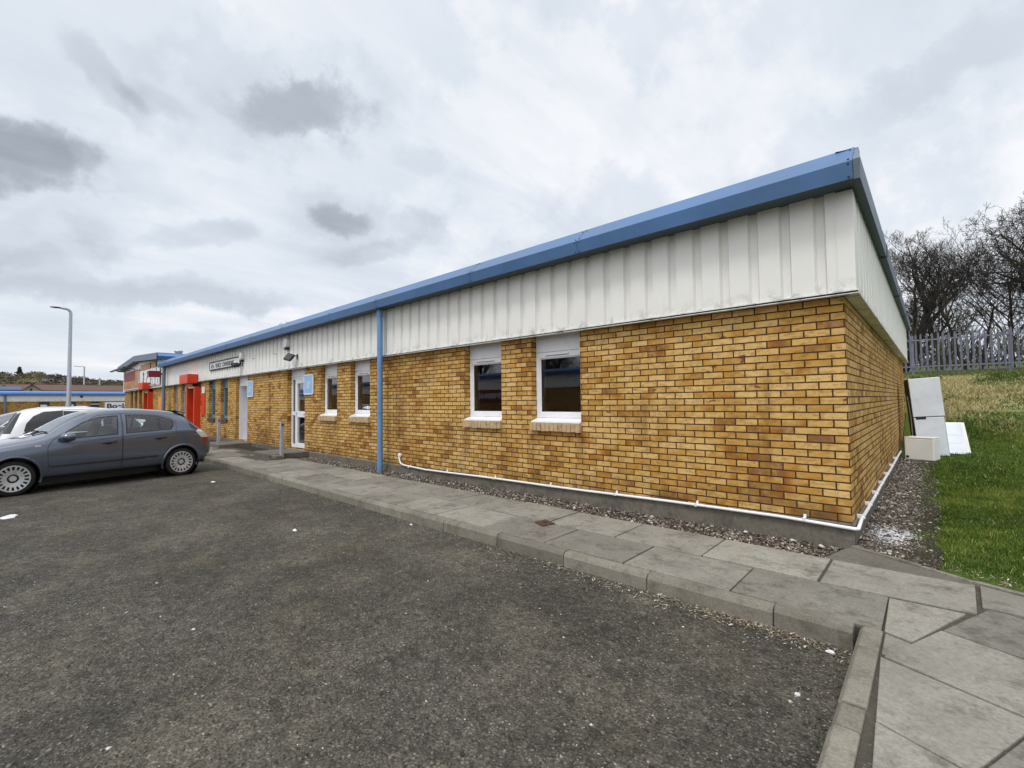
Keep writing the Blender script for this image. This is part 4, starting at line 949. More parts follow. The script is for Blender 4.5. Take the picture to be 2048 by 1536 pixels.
for x in (-42.2, -40.2, -38.4): b.tube([(x, 5.27, 3.84), (x, 4.6, 3.95), (x - .5, 4.55, 3.90)], .03, 6)
b.box(-43.1, -37.2, 4.5, 4.62, 3.86, 3.93); b.build('lamp_bar', 'dark', s)
s = board('picture_board', 'white sign with dark hand tool pictures above the farther red portal', -36.6, -30.75, 2.60, 3.60, 5.265, 'white', None)
b = MB()
def shp(x, z, w_, h_, a=0):
    ca, sa = math.cos(R(a)), math.sin(R(a)); q = []
    for px, pz in ((-.5, -.5), (-.15, -.1), (-.5, .35), (0, .5), (.5, .3), (.2, -.05), (.45, -.5)): q.append((x + px * w_ * ca - pz * h_ * sa, 5.243, z + px * w_ * sa + pz * h_ * ca))
    b.add(q, [tuple(range(7))])
for a in ((-35.3, 3.25, .5, .5, 5), (-34.1, 3.3, .45, .42, 0), (-33.3, 3.32, .3, .4, 20), (-34.4, 2.95, .25, .3, 0), (-33.1, 3.0, .3, .3, 40), (-35.4, 2.92, .6, .12, 0), (-33.2, 2.76, .2, .4, 60), (-31.6, 3.36, .25, .5, 8), (-31.9, 2.88, .25, .55, 0), (-31.2, 2.85, .18, .25, 0)): shp(*a)
b.box(-32.62, -32.58, 5.241, 5.244, 2.65, 3.56); b.box(-33.5, -31.2, 5.241, 5.244, 2.635, 2.655); b.build('tool_pictures', 'dark', s)
board('wall_board', 'long tan board under the gable peak above the tool pictures', -36.3, -33.45, 3.63, 3.98, 5.27, 'tan', None, group='tan boards under the gable')
board('wall_board', 'short tan board near the eaves right of the longer tan board', -33.15, -31.85, 3.63, 3.98, 5.27, 'tan', None, group='tan boards under the gable')
board('plywood_board', 'orange plywood board on brick left of the striped poster', -31.75, -30.95, .75, 1.95, 5.395, 'orange_board', None, cat='board')
board('poster', 'mottled pink and violet poster beside the grey downpipe', -30.9, -30.35, .75, 2.25, 5.395, 'pink', None, cat='poster')
t = thing('projecting_sign', 'small dark red sign projecting from wall beside the grey downpipe', 'sign', (-30.45, 5.3, 2.95)); b = MB(); b.box(-30.5, -30.42, 4.72, 5.26, 2.98, 3.32); b.build('panel', 'deepred', t); b = MB(); b.box(-30.47, -30.45, 5.26, 5.31, 3.1, 3.2); b.build('bracket', 'dark', t)

# ------------------------------------------------------------------ background to the left
def low_unit(name, label, X, y0, y1, face, deep, signs=True, zt=3.92):
    """long low unit whose front looks along +x (face=1)"""
    t = thing(name, label, 'building', (X, (y0 + y1) / 2, 0)); 
    w = MB(); w.box(X - deep, X, y0, y1, GA, 2.3); w.build('wall', 'brick_far', t)
    c = MB(); ys = np.arange(y0 - .1, y1 + .1, .3); n = len(ys); xo = [X + .12 - (.04 if i % 2 else 0) for i in range(n)]
    c.add([(x, y, 2.22) for x, y in zip(xo, ys)] + [(x, y, 3.2) for x, y in zip(xo, ys)], [(i, i + 1, n + i + 1, n + i) for i in range(n - 1)]); c.quad((X - deep, y0 - .1, 2.22), (X + .1, y0 - .1, 2.22), (X + .1, y0 - .1, 3.2), (X - deep, y0 - .1, 3.2)); c.build('cladding', 'clad', t)
    r = MB(); r.extrude_y([(X + .42, 3.18), (X + .44, 3.42), (X + .30, 3.62), (X - deep * .5, zt + .05), (X - deep, 3.4), (X - deep, 3.18)], y0 - .4, y1 + .4, 0)
    r.box(X + .424, X + .47, y0 - .41, y1 + .41, 3.19, 3.41, 1); r.build('roof', ['brightblue', 'blue'], t)
    return t
u3 = low_unit('low_unit', 'distant low unit with bright blue roof across the car park', -100, -50, 32, 1, 14)
def opening(t, X, a, b, z0, z1, mat='room_floor', name='doorway'):
    f = MB(); f.box(X - .02, X + .05, a, b, z0, z1); o = f.build(name, mat, t); return o
for a, b in ((2.4, 3.55), (5.4, 6.5), (-3.2, -1.9), (-9, -7.5), (12.5, 13.5)):
    d = opening(u3, -100, a, b, 0, 2.22); h = MB(); h.box(-99.94, -99.9, a + .15, b - .3, 1.45, 1.72); h.build('door_notice', 'white', d)
for a, b in ((8.2, 9.25), (-6.5, -5.3), (-14, -12.8), (14.4, 15.4)):
    f = opening(u3, -100, a, b, .9, 2.22, 'dark', 'window'); h = MB(); h.box(-99.94, -99.9, a, b, 1.70, 1.80); h.build('frame', 'white', f)
f = MB(); f.tube([(-99.8, -1.05, 3.2), (-99.8, -1.05, 0)], .13, 8); f.build('downpipe', 'bluegrey', u3)
f = MB(); f.box(-99.9, -99.8, 6.95, 7.25, 2.8, 3.12); f.build('wall_lamp', 'dark', u3)
s = thing('hire_sign', 'white roadside sign with bold black lettering by the far unit', 'sign', (-70, 8.8, 0))
b = MB(); b.box(-70.08, -70, 6.95, 10.2, .58, 1.88); b.build('panel', 'white', s)
for y in (7.3, 9.8): b = MB(); b.box(-70.16, -70.081, y - .05, y + .05, GA, 1.85); b.build('leg', 'galv', s)
text_mesh('lettering', 'Boels', .72, 'black', (-69.997, 7.10, 1.20), Matrix.Rotation(R(90), 3, 'Z').to_euler() if False else (Matrix.Rotation(R(90), 3, 'Z') @ Matrix.Rotation(R(90), 3, 'X')).to_euler(), s, sx=1.18, bold=.022)

def gable_house(name, label, x, y, w_, d_, hw, hr, rz, wall, roof, cat='house', group=None, win=True):
    t = thing(name, label, cat, (x, y, 0), rz, group)
    b = MB(); b.box(-d_ / 2, d_ / 2, -w_ / 2, w_ / 2, -8, hw); b.add([(d_ / 2, -w_ / 2, hw), (d_ / 2, w_ / 2, hw), (d_ / 2, 0, hr - .1), (-d_ / 2, -w_ / 2, hw), (-d_ / 2, w_ / 2, hw), (-d_ / 2, 0, hr - .1)], [(0, 1, 2), (4, 3, 5)]); o = b.build('wall', wall); o.parent = t
    b = MB(); e = .4; sl = (hr - hw) / (w_ / 2); b.add([(-d_ / 2 - e, -w_ / 2 - e, hw - sl * e), (d_ / 2 + e, -w_ / 2 - e, hw - sl * e), (d_ / 2 + e, 0, hr), (-d_ / 2 - e, 0, hr), (-d_ / 2 - e, w_ / 2 + e, hw - sl * e), (d_ / 2 + e, w_ / 2 + e, hw - sl * e)], [(0, 1, 2, 3), (3, 2, 5, 4)])
    b.box(-d_ / 2 - e, d_ / 2 + e, -.1, .1, hr - .05, hr + .08); rf_ = b.build('roof', roof); rf_.parent = t
    if win:
        for k in (-.25, .25):
            f = MB(); f.box(d_ / 2, d_ / 2 + .05, k * w_ - .5, k * w_ + .5, hw - 1.6, hw - .4); f = f.build('window', 'dark'); f.parent = t
        f = MB(); f.box(-.5, .5, -.4, .4, hr - .2, hr + .9); f = f.build('chimney', wall); f.parent = rf_
    return t
t = gable_house('tiled_hall', 'distant hall with long brown tiled roof behind the blue roof', -137, 20, 11, 42, 4.75, 6.05, R(90), 'beige', 'brownroof', 'building', win=False)
t = gable_house('tiled_hall', 'gable ended porch wing of the brown roofed hall', -128, 2.0, 2.4, 14, 4.5, 5.55, 0, 'beige', 'brownroof', 'building', win=False)
b = MB(); b.box(.0, .06, -.28, .0, 4.3, 4.75); o = b.build('window', 'dark'); o.parent = t; o.location = (7, 0, 0)
t = thing('navy_roofed_shed', 'distant shed with dark navy roof behind the bright blue roof at left', 'shed', (-125, -20, 0))
b = MB(); b.box(-135, -121, -42, .3, 0, 4.4); b.build('wall', 'beige', t)
b = MB(); b.extrude_y([(-120.6, 4.3), (-120.6, 4.5), (-128, 5.3), (-135.4, 4.5), (-135.4, 4.3)], -42.5, .6); b.build('roof', 'navyroof', t)

def street_lamp(x, y, z1, arm, lab, r0=.12, r1=.07, head=True, sq=False):
    t = thing('street_lamp', lab, 'street lamp', (x, y, GA), group='grey street lamps')
    c = MB(); R_ = .28
    if arm and not sq:
        pts = [(x, y, GA), (x, y, 1.6), (x, y, 1.7), (x, y, z1 - R_)] + [(x, y - R_ * (1 - math.cos(a)), z1 - R_ + R_ * math.sin(a)) for a in (R(25), R(50), R(72), R(90))] + [(x, y - arm * .6, z1 + .01)]
        rs = [r0, r0, r0 * .82, r1] + [r1 * .95] * 4 + [r1 * .8]
    else: pts = [(x, y, GA), (x, y, 1.6), (x, y, 1.7), (x, y, z1)]; rs = [r0, r0, r0 * .8, r1]
    c.tube(pts, rs, 12); c.build('column', 'galv', t, smooth=True)
    if arm and sq: a = MB(); a.tube([(x, y + .05, z1 - .05), (x, y - arm, z1 + .02)], .07, 8); a.build('arm', 'galv', t)
    if arm and not sq: h = MB(); h.lathe([(.03, 0), (.09, .05), (.10, .3), (.06, .5), (.01, .55)], (0, 0, 0), 'y', 10); h.v = [(p[0] + x, y - arm * .55 - p[1], p[2] * .55 + z1 + .02) for p in h.v]; h.build('lamp_head', 'dark', t, smooth=True)
    d = MB(); d.box(x + r0 * .9, x + r0 + .02, y - .07, y + .07, .5, 1.2); d.build('access_door', 'galv', t)
street_lamp(-41.5, 2.34, 7.86, .80, 'tall grey street lamp with a curved arm nearest the parked cars', .145, .085)
street_lamp(-140, 10.3, 10.3, 1.8, 'distant street lamp with a square bracket arm above the brown roof', .19, .13, sq=True)
street_lamp(-140, 12.9, 7.9, 0, 'distant plain pole right of the square bracketed lamp', .16, .13)

# hill with woods and houses
prof = [(-400, 10), (-150, 14), (-60, 22), (-20, 25.1), (-7.4, 25.3), (-4.5, 25), (-.7, 23.4), (3.8, 25.2), (7.3, 26), (10.4, 26.2), (13.8, 24.2), (15.7, 24.6), (19.4, 25), (21.7, 23.6), (25, 22.9), (31, 23.2), (33.6, 22.2), (41.7, 21.3), (54, 21.2), (90, 20), (160, 14), (300, 5), (500, 0)]
py_, pz_ = zip(*prof)
hm = MB(); ys = np.concatenate([np.arange(-400, -40, 20), np.arange(-40, 100, 3), np.arange(100, 500, 20)]); us = np.linspace(0, 1, 26)
def hill(u, y): 
    top = np.interp(y, py_, pz_) - 1.8
    return top * (u ** .85) + (1.3 * noise.noise((u * 9, y * .05, 0)) if 0 < u < 1 else 0) * (1 - .6 * u)
V = [(-205 - 245 * u, y, float(hill(u, y))) for y in ys for u in us] + [(-900, y, -5.) for y in ys]
n = len(us); ny = len(ys); F = [(j * n + i, (j + 1) * n + i, (j + 1) * n + i + 1, j * n + i + 1) for j in range(ny - 1) for i in range(n - 1)] + [(j * n + n - 1, (j + 1) * n + n - 1, ny * n + j + 1, ny * n + j) for j in range(ny - 1)]
hm.add(V, F)
m = NT('hillside'); p = m.pos(); MAT['hill'] = m.bsdf(m.ramp(m.noise(.06, 6, .7, p), [(.3, (.055, .048, .045)), (.45, (.11, .105, .045)), (.6, (.15, .13, .075)), (.75, (.08, .075, .05))]), .95, spec=.1)
struct('hill', hm, 'hill', smooth=True)
def clumps(n, fu, fy, size, name, lo=2):
    C, S_ = [], []
    for _ in range(n):
        u = fu(); y = fy(); C.append((-205 - 245 * u, y, float(hill(u, y)) + .5)); S_.append(size())
    return C, S_
Vs, Fs, Ts = [], [], []; o = 0
rd = random.Random(3)
for _ in range(2600):
    u = rd.random() ** .7; y = rd.uniform(-45, 75); zc = float(hill(u, y)); s_ = rd.uniform(.5, 1.25) * (1. if u < .93 else .7); tn = min(1, max(0, .5 + .9 * noise.noise((u * 7, y * .07, 2)) + rd.uniform(-.2, .2)))
    for q in range(7):
        c = Vector((-205 - 245 * u + rd.gauss(0, .8) * s_, y + rd.gauss(0, .8) * s_, zc + rd.uniform(.1, 1.7) * s_)); k = rd.uniform(.25, .65) * s_; ax = [Vector((rd.gauss(0, 1), rd.gauss(0, 1), rd.gauss(0, 1))).normalized() * k for _ in range(4)]
        Vs += [tuple(c + a) for a in ax]; Fs += [(o, o + 1, o + 2), (o, o + 2, o + 3), (o, o + 3, o + 1), (o + 1, o + 3, o + 2)]; Ts += [tn] * 4; o += 4
m_wood = tinted_mat('winter_wood', [(0., (.06, .052, .056)), (.4, (.09, .078, .066)), (.6, (.115, .105, .062)), (1., (.145, .13, .075))], .95, .1)
tag(tri_soup('woodland', np.array(Vs), np.array(Fs), np.array(Ts), m_wood), kind='stuff')
ct_ = thing('conifer_tree', 'dark pointed conifer standing up from the distant ridge', 'tree', (-440, 1.3, 22.5)); b = MB()
for _ in range(900):
    hh = rd.random(); rr = 1.75 * (1 - hh) ** .7 * rd.uniform(.3, 1); a = rd.uniform(0, 6.28); c = Vector((rr * math.cos(a), rr * math.sin(a), .2 + 4.6 * hh)); k = .30
    b.add([tuple(c + Vector((rd.gauss(0, k), rd.gauss(0, k), rd.gauss(0, k)))) for _ in range(3)], [(0, 1, 2)])
o = b.build('crown', 'twig'); o.parent = ct_; b = MB(); b.tube([(0, 0, -1), (0, 0, 4)], .25, 6); o = b.build('trunk', 'bark'); o.parent = ct_
for i, (y, z, wl, lab) in enumerate(((9.0, 13.6, 'harl', 'whitest house low on the distant hillside'), (11.2, 13.9, 'harl', 'grey roofed house right of the whitest hillside house'), (13.3, 14.1, 'slate', 'dark house in the middle of the hillside row'), (15.6, 14.0, 'harl', 'rightmost pale house in the hillside row'), (5.6, 15.6, 'beige', 'small pale house alone higher on the hillside'), (-4., 12.6, 'harl', 'house low at the left end of the hillside'))):
    h = gable_house('hillside_house', lab, -290 + (i % 3) * 3, y, 1.9, 1.4, .35, .85, R(90 if i % 2 else 0), wl, 'slate', group='houses on the distant hillside', win=False); u_ = min(np.linspace(.02, .98, 60), key=lambda u: abs((float(hill(u, y)) - 1.5) / (205 + 245 * u) - (z - 1.8) / 300)); kx = (205 + 245 * u_) / 300; h.location = (-205 - 245 * u_, y * kx, float(hill(u_, y * kx)) + .5); h.scale = (kx, kx, kx)

# ------------------------------------------------------------------ the unit opposite, behind the viewpoint (mirrored in the window panes)
t = thing('opposite_unit', 'brick unit across the car park mirrored in the nearest window panes', 'building', (-20, -16, 0))
b = MB(); b.box(-60, 4, -28, -16, GA, 2.49); b.build('wall', 'brick_far', t)
c = MB(); xs = np.arange(-60, 4.1, .15); n = len(xs); yo = [-15.9 - (.035 if (i // 1) % 2 else 0) for i in range(n)]
c.add([(x, y, 2.45) for x, y in zip(xs, yo)] + [(x, y, 3.5) for x, y in zip(xs, yo)], [(i + 1, i, n + i, n + i + 1) for i in range(n - 1)]); c.build('cladding', 'clad', t)
r = MB(); r.extrude_x([(-15.6, 3.42), (-15.58, 3.66), (-15.75, 3.82), (-22, 4.2), (-28.2, 3.8), (-28.2, 3.42)], -60.4, 4.4); r.build('roof', 'blue', t)
for a in (-8, -44): f = MB(); f.box(a, a + 1.2, -15.99, -15.9, .1, 2.2); f.build('door', 'dark', t)
s = thing('trade_sign', 'red sign with white lettering on the unit opposite, seen in the pane', 'sign', (-27, -15.9, 1.6)); b = MB(); b.box(-30.3, -24.2, -15.95, -15.88, 1.45, 2.40); b.build('panel', 'maroon', s)
text_mesh('lettering', 'PLUMBING', .62, 'white', (-24.5, -15.875, 1.72), (Matrix.Rotation(R(180), 3, 'Z') @ Matrix.Rotation(R(90), 3, 'X')).to_euler(), s, sx=1.55, bold=.012)
src = [o for o in COL.objects if o.name.startswith('bare_tree') and o.parent is None]
for k, (i, x, y, lab) in enumerate(((0, -46, -31, 'bare tree mirrored at the left edge of the farther pane'), (4, -31, -30, 'dense bare tree mirrored in the nearest pane'), (5, -27, -31, 'second bare tree mirrored in the nearest pane'))):
    c = copy_tree(src[i]); c.location = (x, y, .5); c.scale = (1.25, 1.25, 1.35); c['label'] = lab; c['group'] = 'bare trees behind the opposite unit'
# ------------------------------------------------------------------ cars
def pchip(xs, ys, x):
    xs, ys = np.asarray(xs, float), np.asarray(ys, float); h = np.diff(xs); d = np.diff(ys) / h; m = np.zeros_like(ys)
    for i in range(1, len(xs) - 1):
        if d[i - 1] * d[i] > 0: w1, w2 = 2 * h[i] + h[i - 1], h[i] + 2 * h[i - 1]; m[i] = (w1 + w2) / (w1 / d[i - 1] + w2 / d[i])
    m[0], m[-1] = d[0], d[-1]
    i = np.clip(np.searchsorted(xs, x) - 1, 0, len(xs) - 2); t = (x - xs[i]) / h[i]
    return (1 + 2 * t) * (1 - t) ** 2 * ys[i] + t * (1 - t) ** 2 * h[i] * m[i] + t * t * (3 - 2 * t) * ys[i + 1] + t * t * (t - 1) * h[i] * m[i + 1]
class Car:
    """front at x = 0, tail at x = L, y across, z up"""
    def __init__(s, spec): s.__dict__.update(spec)
    def sec(s, x):
        g = lambda k: float(pchip(*zip(*getattr(s, k)), np.array([x]))[0])
        zb, zs, zt, w, wt = g('bot'), g('belt'), g('top'), g('width'), g('wtop')
        zs = min(zs, zt - .03); wb = w * .975; k = (zt - zs)
        P = [(0, zb), (w * .80, zb), (w * .955, zb + .05), (w * .995, zb + .20), (w, zb + (zs - zb) * .55), (w * .992, zs - .09), (wb, zs), (wb + (wt - wb) * .5 + .022 * min(1, k / .3), zs + k * .52), (wt + .012, zt - .06 * min(1, k / .25) - .012), (wt - .07, zt - .012 * min(1, k / .25) - .003), (wt * .55, zt + .012 * min(1, k / .2)), (0, zt + .022 * min(1, k / .2))]
        out = []; seg = [2, 3, 4, 5, 6, 3, 7, 7, 4, 4, 4]
        for i in range(len(P) - 1):
            p0, p1, p2, p3 = [np.array(P[max(0, min(len(P) - 1, j))], float) for j in (i - 1, i, i + 1, i + 2)]
            if i in (5, 6): p0 = p1 if i == 6 else p0; p3 = p2 if i == 5 else p3
            for t in np.arange(seg[i]) / seg[i]:
                m1, m2 = (p2 - p0) * .5, (p3 - p1) * .5
                l = np.linalg.norm(p2 - p1); 
                for mm in (m1, m2):
                    q = np.linalg.norm(mm)
                    if q > l: mm *= l / q
                out.append((1 + 2 * t) * (1 - t) ** 2 * p1 + t * (1 - t) ** 2 * m1 + t * t * (3 - 2 * t) * p2 + t * t * (t - 1) * m2)
        out.append(np.array(P[-1], float)); return out
    def make(s):
        e = s.L; xs = np.unique(np.concatenate([np.array([0, .012, .03, .06, .1, .15]), np.linspace(.2, e - .2, int(e / .06)), e - np.array([.15, .1, .06, .03, .012, 0])]))
        bm = bmesh.new(); rows = []
        for x in xs:
            h = s.sec(x); row = [bm.verts.new((x, -p[0], p[1])) for p in h] + [bm.verts.new((x, p[0], p[1])) for p in reversed(h[1:-1])]
            rows.append(row)
        n = len(rows[0])
        for a, b in zip(rows[:-1], rows[1:]):
            for i in range(n): bm.faces.new((a[i], a[(i + 1) % n], b[(i + 1) % n], b[i]))
        bm.faces.new(list(rows[0])[::-1]); bm.faces.new(rows[-1])
        bmesh.ops.recalc_face_normals(bm, faces=bm.faces); s.bm = bm
        sx = [r_[0].co.x for r_ in rows]; s.grid = [(x, [(v.co.y, v.co.z) for v in r_[:len(h)]]) for x, r_ in zip(sx, rows)]
        return s
    def yat(s, x, z):
        """half width of the skin at (x, z) above the sill"""
        i = min(range(len(s.grid)), key=lambda k: abs(s.grid[k][0] - x)); best = 0
        pts = s.grid[i][1]
        for (y0, z0), (y1, z1) in zip(pts[2:-1], pts[3:]):
            if (z0 - z) * (z1 - z) <= 0 and z1 != z0: best = max(best, -(y0 + (y1 - y0) * (z - z0) / (z1 - z0)))
        return best
    def region(s, poly, ax, filt):
        """cut the skin along a convex outline; ax = axis pair the outline lives in; returns faces inside"""
        bm = s.bm; i, j = ax; cx = sum(p[0] for p in poly) / len(poly); cy = sum(p[1] for p in poly) / len(poly)
        lo = (min(p[0] for p in poly), min(p[1] for p in poly)); hi = (max(p[0] for p in poly), max(p[1] for p in poly))
        def near(f): 
            return filt(f) and not (max(v.co[i] for v in f.verts) < lo[0] or min(v.co[i] for v in f.verts) > hi[0] or max(v.co[j] for v in f.verts) < lo[1] or min(v.co[j] for v in f.verts) > hi[1])
        planes = []
        for a, b in zip(poly, poly[1:] + poly[:1]):
            nn = [0, 0, 0]; nn[i], nn[j] = b[1] - a[1], a[0] - b[0]
            if nn[i] * (cx - a[0]) + nn[j] * (cy - a[1]) > 0: nn = [-q for q in nn]
            co = [0, 0, 0]; co[i], co[j] = a; planes.append((Vector(co), Vector(nn).normalized()))
        for co, no in planes:
            fs = [f for f in bm.faces if near(f)]
            if not fs: continue
            ge = list({*fs, *[q for f in fs for q in f.edges], *[q for f in fs for q in f.verts]})
            bmesh.ops.bisect_plane(bm, geom=ge, dist=1e-5, plane_co=co, plane_no=no)
        return [f for f in bm.faces if near(f) and all((f.calc_center_median() - co).dot(no) < 1e-6 for co, no in planes)]
    def take(s, faces, name, mat, parent, thick=0.):
        if not faces: return None
        vs = list({v for f in faces for v in f.verts}); ix = {v: k for k, v in enumerate(vs)}
        m = MB(); m.add([tuple(v.co) for v in vs], [tuple(ix[v] for v in f.verts) for f in faces])
        bmesh.ops.delete(s.bm, geom=faces, context='FACES')
        o = m.build(name, mat, smooth=True); o.parent = parent
        if thick: q = o.modifiers.new('thickness', 'SOLIDIFY'); q.thickness = thick; q.offset = -1
        return o
def inset(poly, d):
    cx = sum(p[0] for p in poly) / len(poly); cy = sum(p[1] for p in poly) / len(poly); n = len(poly); L = []
    for a, b in zip(poly, poly[1:] + poly[:1]):
        nx, ny = b[1] - a[1], a[0] - b[0]; l = math.hypot(nx, ny); nx, ny = nx / l, ny / l
        if nx * (cx - a[0]) + ny * (cy - a[1]) < 0: nx, ny = -nx, -ny
        L.append((nx, ny, nx * a[0] + ny * a[1] + d))
    out = []
    for k in range(n):
        a, b = L[k - 1], L[k]; det = a[0] * b[1] - a[1] * b[0]
        out.append(((a[2] * b[1] - a[1] * b[2]) / det, (a[0] * b[2] - a[2] * b[0]) / det) if abs(det) > 1e-4 else (poly[k][0] + b[0] * d, poly[k][1] + b[1] * d))
    return out
def wheel(root, x, y, r, sgn, slots=18, mat='hubcap'):
    t = MB(); wd = .19; y0 = y * sgn
    t.lathe([(r - .125, -wd * .15), (r - .085, -wd * .16), (r - .08, -wd * .5), (r - .045, -wd * .52), (r - .012, -wd * .42), (r, -wd * .25), (r, wd * .25), (r - .012, wd * .42), (r - .045, wd * .52), (r - .08, wd * .5), (r - .085, wd * .16), (r - .125, wd * .15)], (x, y0 - sgn * wd * .5, r), 'y', 36)
    ty = t.build('wheel', 'tyre', smooth=True); ty.parent = root
    h = MB(); yo = y0 + sgn * .006; R1 = r - .078
    def pt(rad, a, d): return (x + rad * math.cos(a), yo - sgn * d, r + rad * math.sin(a))
    n = slots; v = []; f = []
    def ring(r0, d0, r1, d1, m, k=54):
        a_ = [2 * math.pi * i / k for i in range(k)]; h.add([pt(r0, a, d0) for a in a_] + [pt(r1, a, d1) for a in a_], [(i, (i + 1) % k, k + (i + 1) % k, k + i) for i in range(k)], m)
    ring(R1 + .012, .012, R1, .002, 0); ring(R1, .002, R1 - .018, .004, 0); ring(R1 - .018, .05, R1 - .075, .05, 1); ring(R1 - .018, .004, R1 - .018, .05, 1); ring(R1 - .075, .012, R1 - .075, .05, 1)
    ring(R1 - .075, .012, .075, .022, 0); ring(.075, .022, .07, .035, 1); ring(.07, .035, .05, .035, 1); ring(.05, .035, .045, .018, 0); h.add([pt(.045, 2 * math.pi * i / 24, .018) for i in range(24)], [tuple(range(24))], 0)
    for i in range(n):
        a = 2 * math.pi * i / n; w_ = math.pi / n * .52
        h.add([pt(R1 - .016, a - w_ * .9, .004), pt(R1 - .016, a + w_ * .9, .004), pt(R1 - .078, a + w_ * 1.05, .0125), pt(R1 - .078, a - w_ * 1.05, .0125)], [(0, 1, 2, 3)], 0)
    o = h.build('rim', [mat, 'black']); o.parent = ty
def seat(root, x, y, z0=.42, back=.62, mat='cabin'):
    b = MB(); b.box(x - .28, x + .25, y - .24, y + .24, z0 - .12, z0 + .06)
    b.add([(x + .16, y - .22, z0), (x + .30, y - .22, z0), (x + .46, y - .19, z0 + back), (x + .36, y - .19, z0 + back), (x + .16, y + .22, z0), (x + .30, y + .22, z0), (x + .46, y + .19, z0 + back), (x + .36, y + .19, z0 + back)], [(0, 1, 2, 3), (7, 6, 5, 4), (0, 3, 7, 4), (1, 5, 6, 2), (3, 2, 6, 7), (0, 4, 5, 1)])
    b.box(x + .37, x + .46, y - .12, y + .12, z0 + back + .03, z0 + back + .20); o = b.build('seat', mat, bevel=.03); o.parent = root
def build_car(spec, name, label, group):
    s = Car(spec).make(); L = s.L
    root = thing(name, label, 'car', group=group)
    P_ = s.paint
    side = lambda sg: (lambda f: f.calc_center_median().y * sg > .30 and abs(f.normal.y) > .25)
    # wheel arches
    for wx in s.wheels:
        ra = s.arch; poly = [(wx + ra * math.cos(a), s.wr + .005 + ra * math.sin(a)) for a in np.linspace(0, 2 * math.pi, 25)[:-1]]
        for sg in (-1, 1):
            fs = s.region(poly, (0, 2), lambda f: f.calc_center_median().y * sg > .45)
            bmesh.ops.delete(s.bm, geom=fs, context='FACES')
    # side glass with black surround, then doors with a dark shut line
    for sg in (-1, 1):
        for wp, gm_ in s.windows:
            ring = s.region(wp, (0, 2), side(sg)); inner = inset(wp, .020)
            gl = s.region(inner, (0, 2), side(sg)); gs = set(gl)
            full = s.region(wp, (0, 2), side(sg))
            pane = s.take(gl, 'window', gm_, root)
            s.take([f for f in full if f.is_valid and f not in gs], 'window_trim', s.trim, pane)
        for k, dpoly in enumerate(s.doors):
            s.region(dpoly, (0, 2), side(sg)); inn = s.region(inset(dpoly, .009), (0, 2), side(sg)); fi = set(inn)
            full = s.region(dpoly, (0, 2), side(sg))
            d = s.take(inn, 'door', P_, root)
            seam = [f for f in full if f.is_valid and f not in fi]
            s.take(seam, 'door_seal', 'black', d)
            if d:
                hx, hz = s.handles[k]; yy = s.yat(hx, hz) * sg
                h = MB(); h.tube([(hx - .115, yy - sg * .005, hz - .006), (hx - .09, yy + sg * .022, hz), (hx + .09, yy + sg * .022, hz + .008), (hx + .115, yy - sg * .005, hz + .006)], [.012, .017, .017, .012], 8)
                h.blob((hx - .02, yy + sg * .002, hz - .008), (.055, .008, .028), 1, 2, 0); o = h.build('handle', [s.handle_mat, 'black'], smooth=True); o.parent = d
        for nm, poly, mt in s.lamps_side:
            s.take(s.region(poly, (0, 2), lambda f: f.calc_center_median().y * sg > .28), nm, mt, root)
        for poly in s.mud:                                # dark lower bumper areas
            s.take(s.region(poly, (0, 2), lambda f: f.calc_center_median().y * sg > -1e-3), 'lower_bumper', 'black', root)
    xfront = lambda f: f.normal.z > -.2 and f.normal.x < -.15 and f.calc_center_median().z > .8
    xrear = lambda f: f.normal.x > .15 and f.calc_center_median().z > .7
    wsr = s.region(s.screen, (0, 1), lambda f: f.calc_center_median().z > .80 and f.normal.z > .2); ws = s.take(wsr, 'windscreen', 'carglass', root)
    rw = s.take(s.region(s.tailglass, (1, 2), xrear), 'rear_window', s.rear_glass, root)
    for nm, poly, mt in s.lamps_rear:
        for sg in (-1, 1): s.take(s.region([(p[0] * sg, p[1]) for p in poly], (1, 2), lambda f: f.normal.x > .2), nm, mt, root)
    body = s.take(list(s.bm.faces), 'body', P_, root); s.bm.free()
    # flared arch lips, wells, floor
    for wx in s.wheels:
        for sg in (-1, 1):
            pts = []
            for a in np.linspace(R(-18), R(198), 22):
                x_, z_ = wx + (s.arch + .004) * math.cos(a), s.wr + .005 + (s.arch + .004) * math.sin(a); pts.append((x_, sg * (max(s.yat(x_, max(z_, .28)), .6) - .006), z_))
            b = MB(); b.tube(pts, .022, 8); o = b.build('arch_lip', P_, smooth=True); o.parent = body
            b = MB(); ww = s.arch + .0; aa = np.linspace(0, 2 * math.pi, 25)[:-1]; yo, yi = sg * (s.hw - .06), sg * .45
            v = [(wx + ww * math.cos(a), yo, s.wr + ww * math.sin(a)) for a in aa] + [(wx + ww * math.cos(a), yi, s.wr + ww * math.sin(a)) for a in aa]
            b.add(v, [(i, (i + 1) % 24, 24 + (i + 1) % 24, 24 + i) for i in range(24)] + [tuple(range(24, 48))]); b = [b, None][0]
            o = b.build('wheel_well', 'black'); o.parent = root
            wheel(root, wx, s.hw - .035, s.wr, sg, s.slots)
    b = MB(); b.box(.5, L - .5, -.55, .55, .13, .24); o = b.build('underbody', 'black'); o.parent = root
    for y in (-.36, .36): seat(root, s.seat_x, y, s.seat_z)
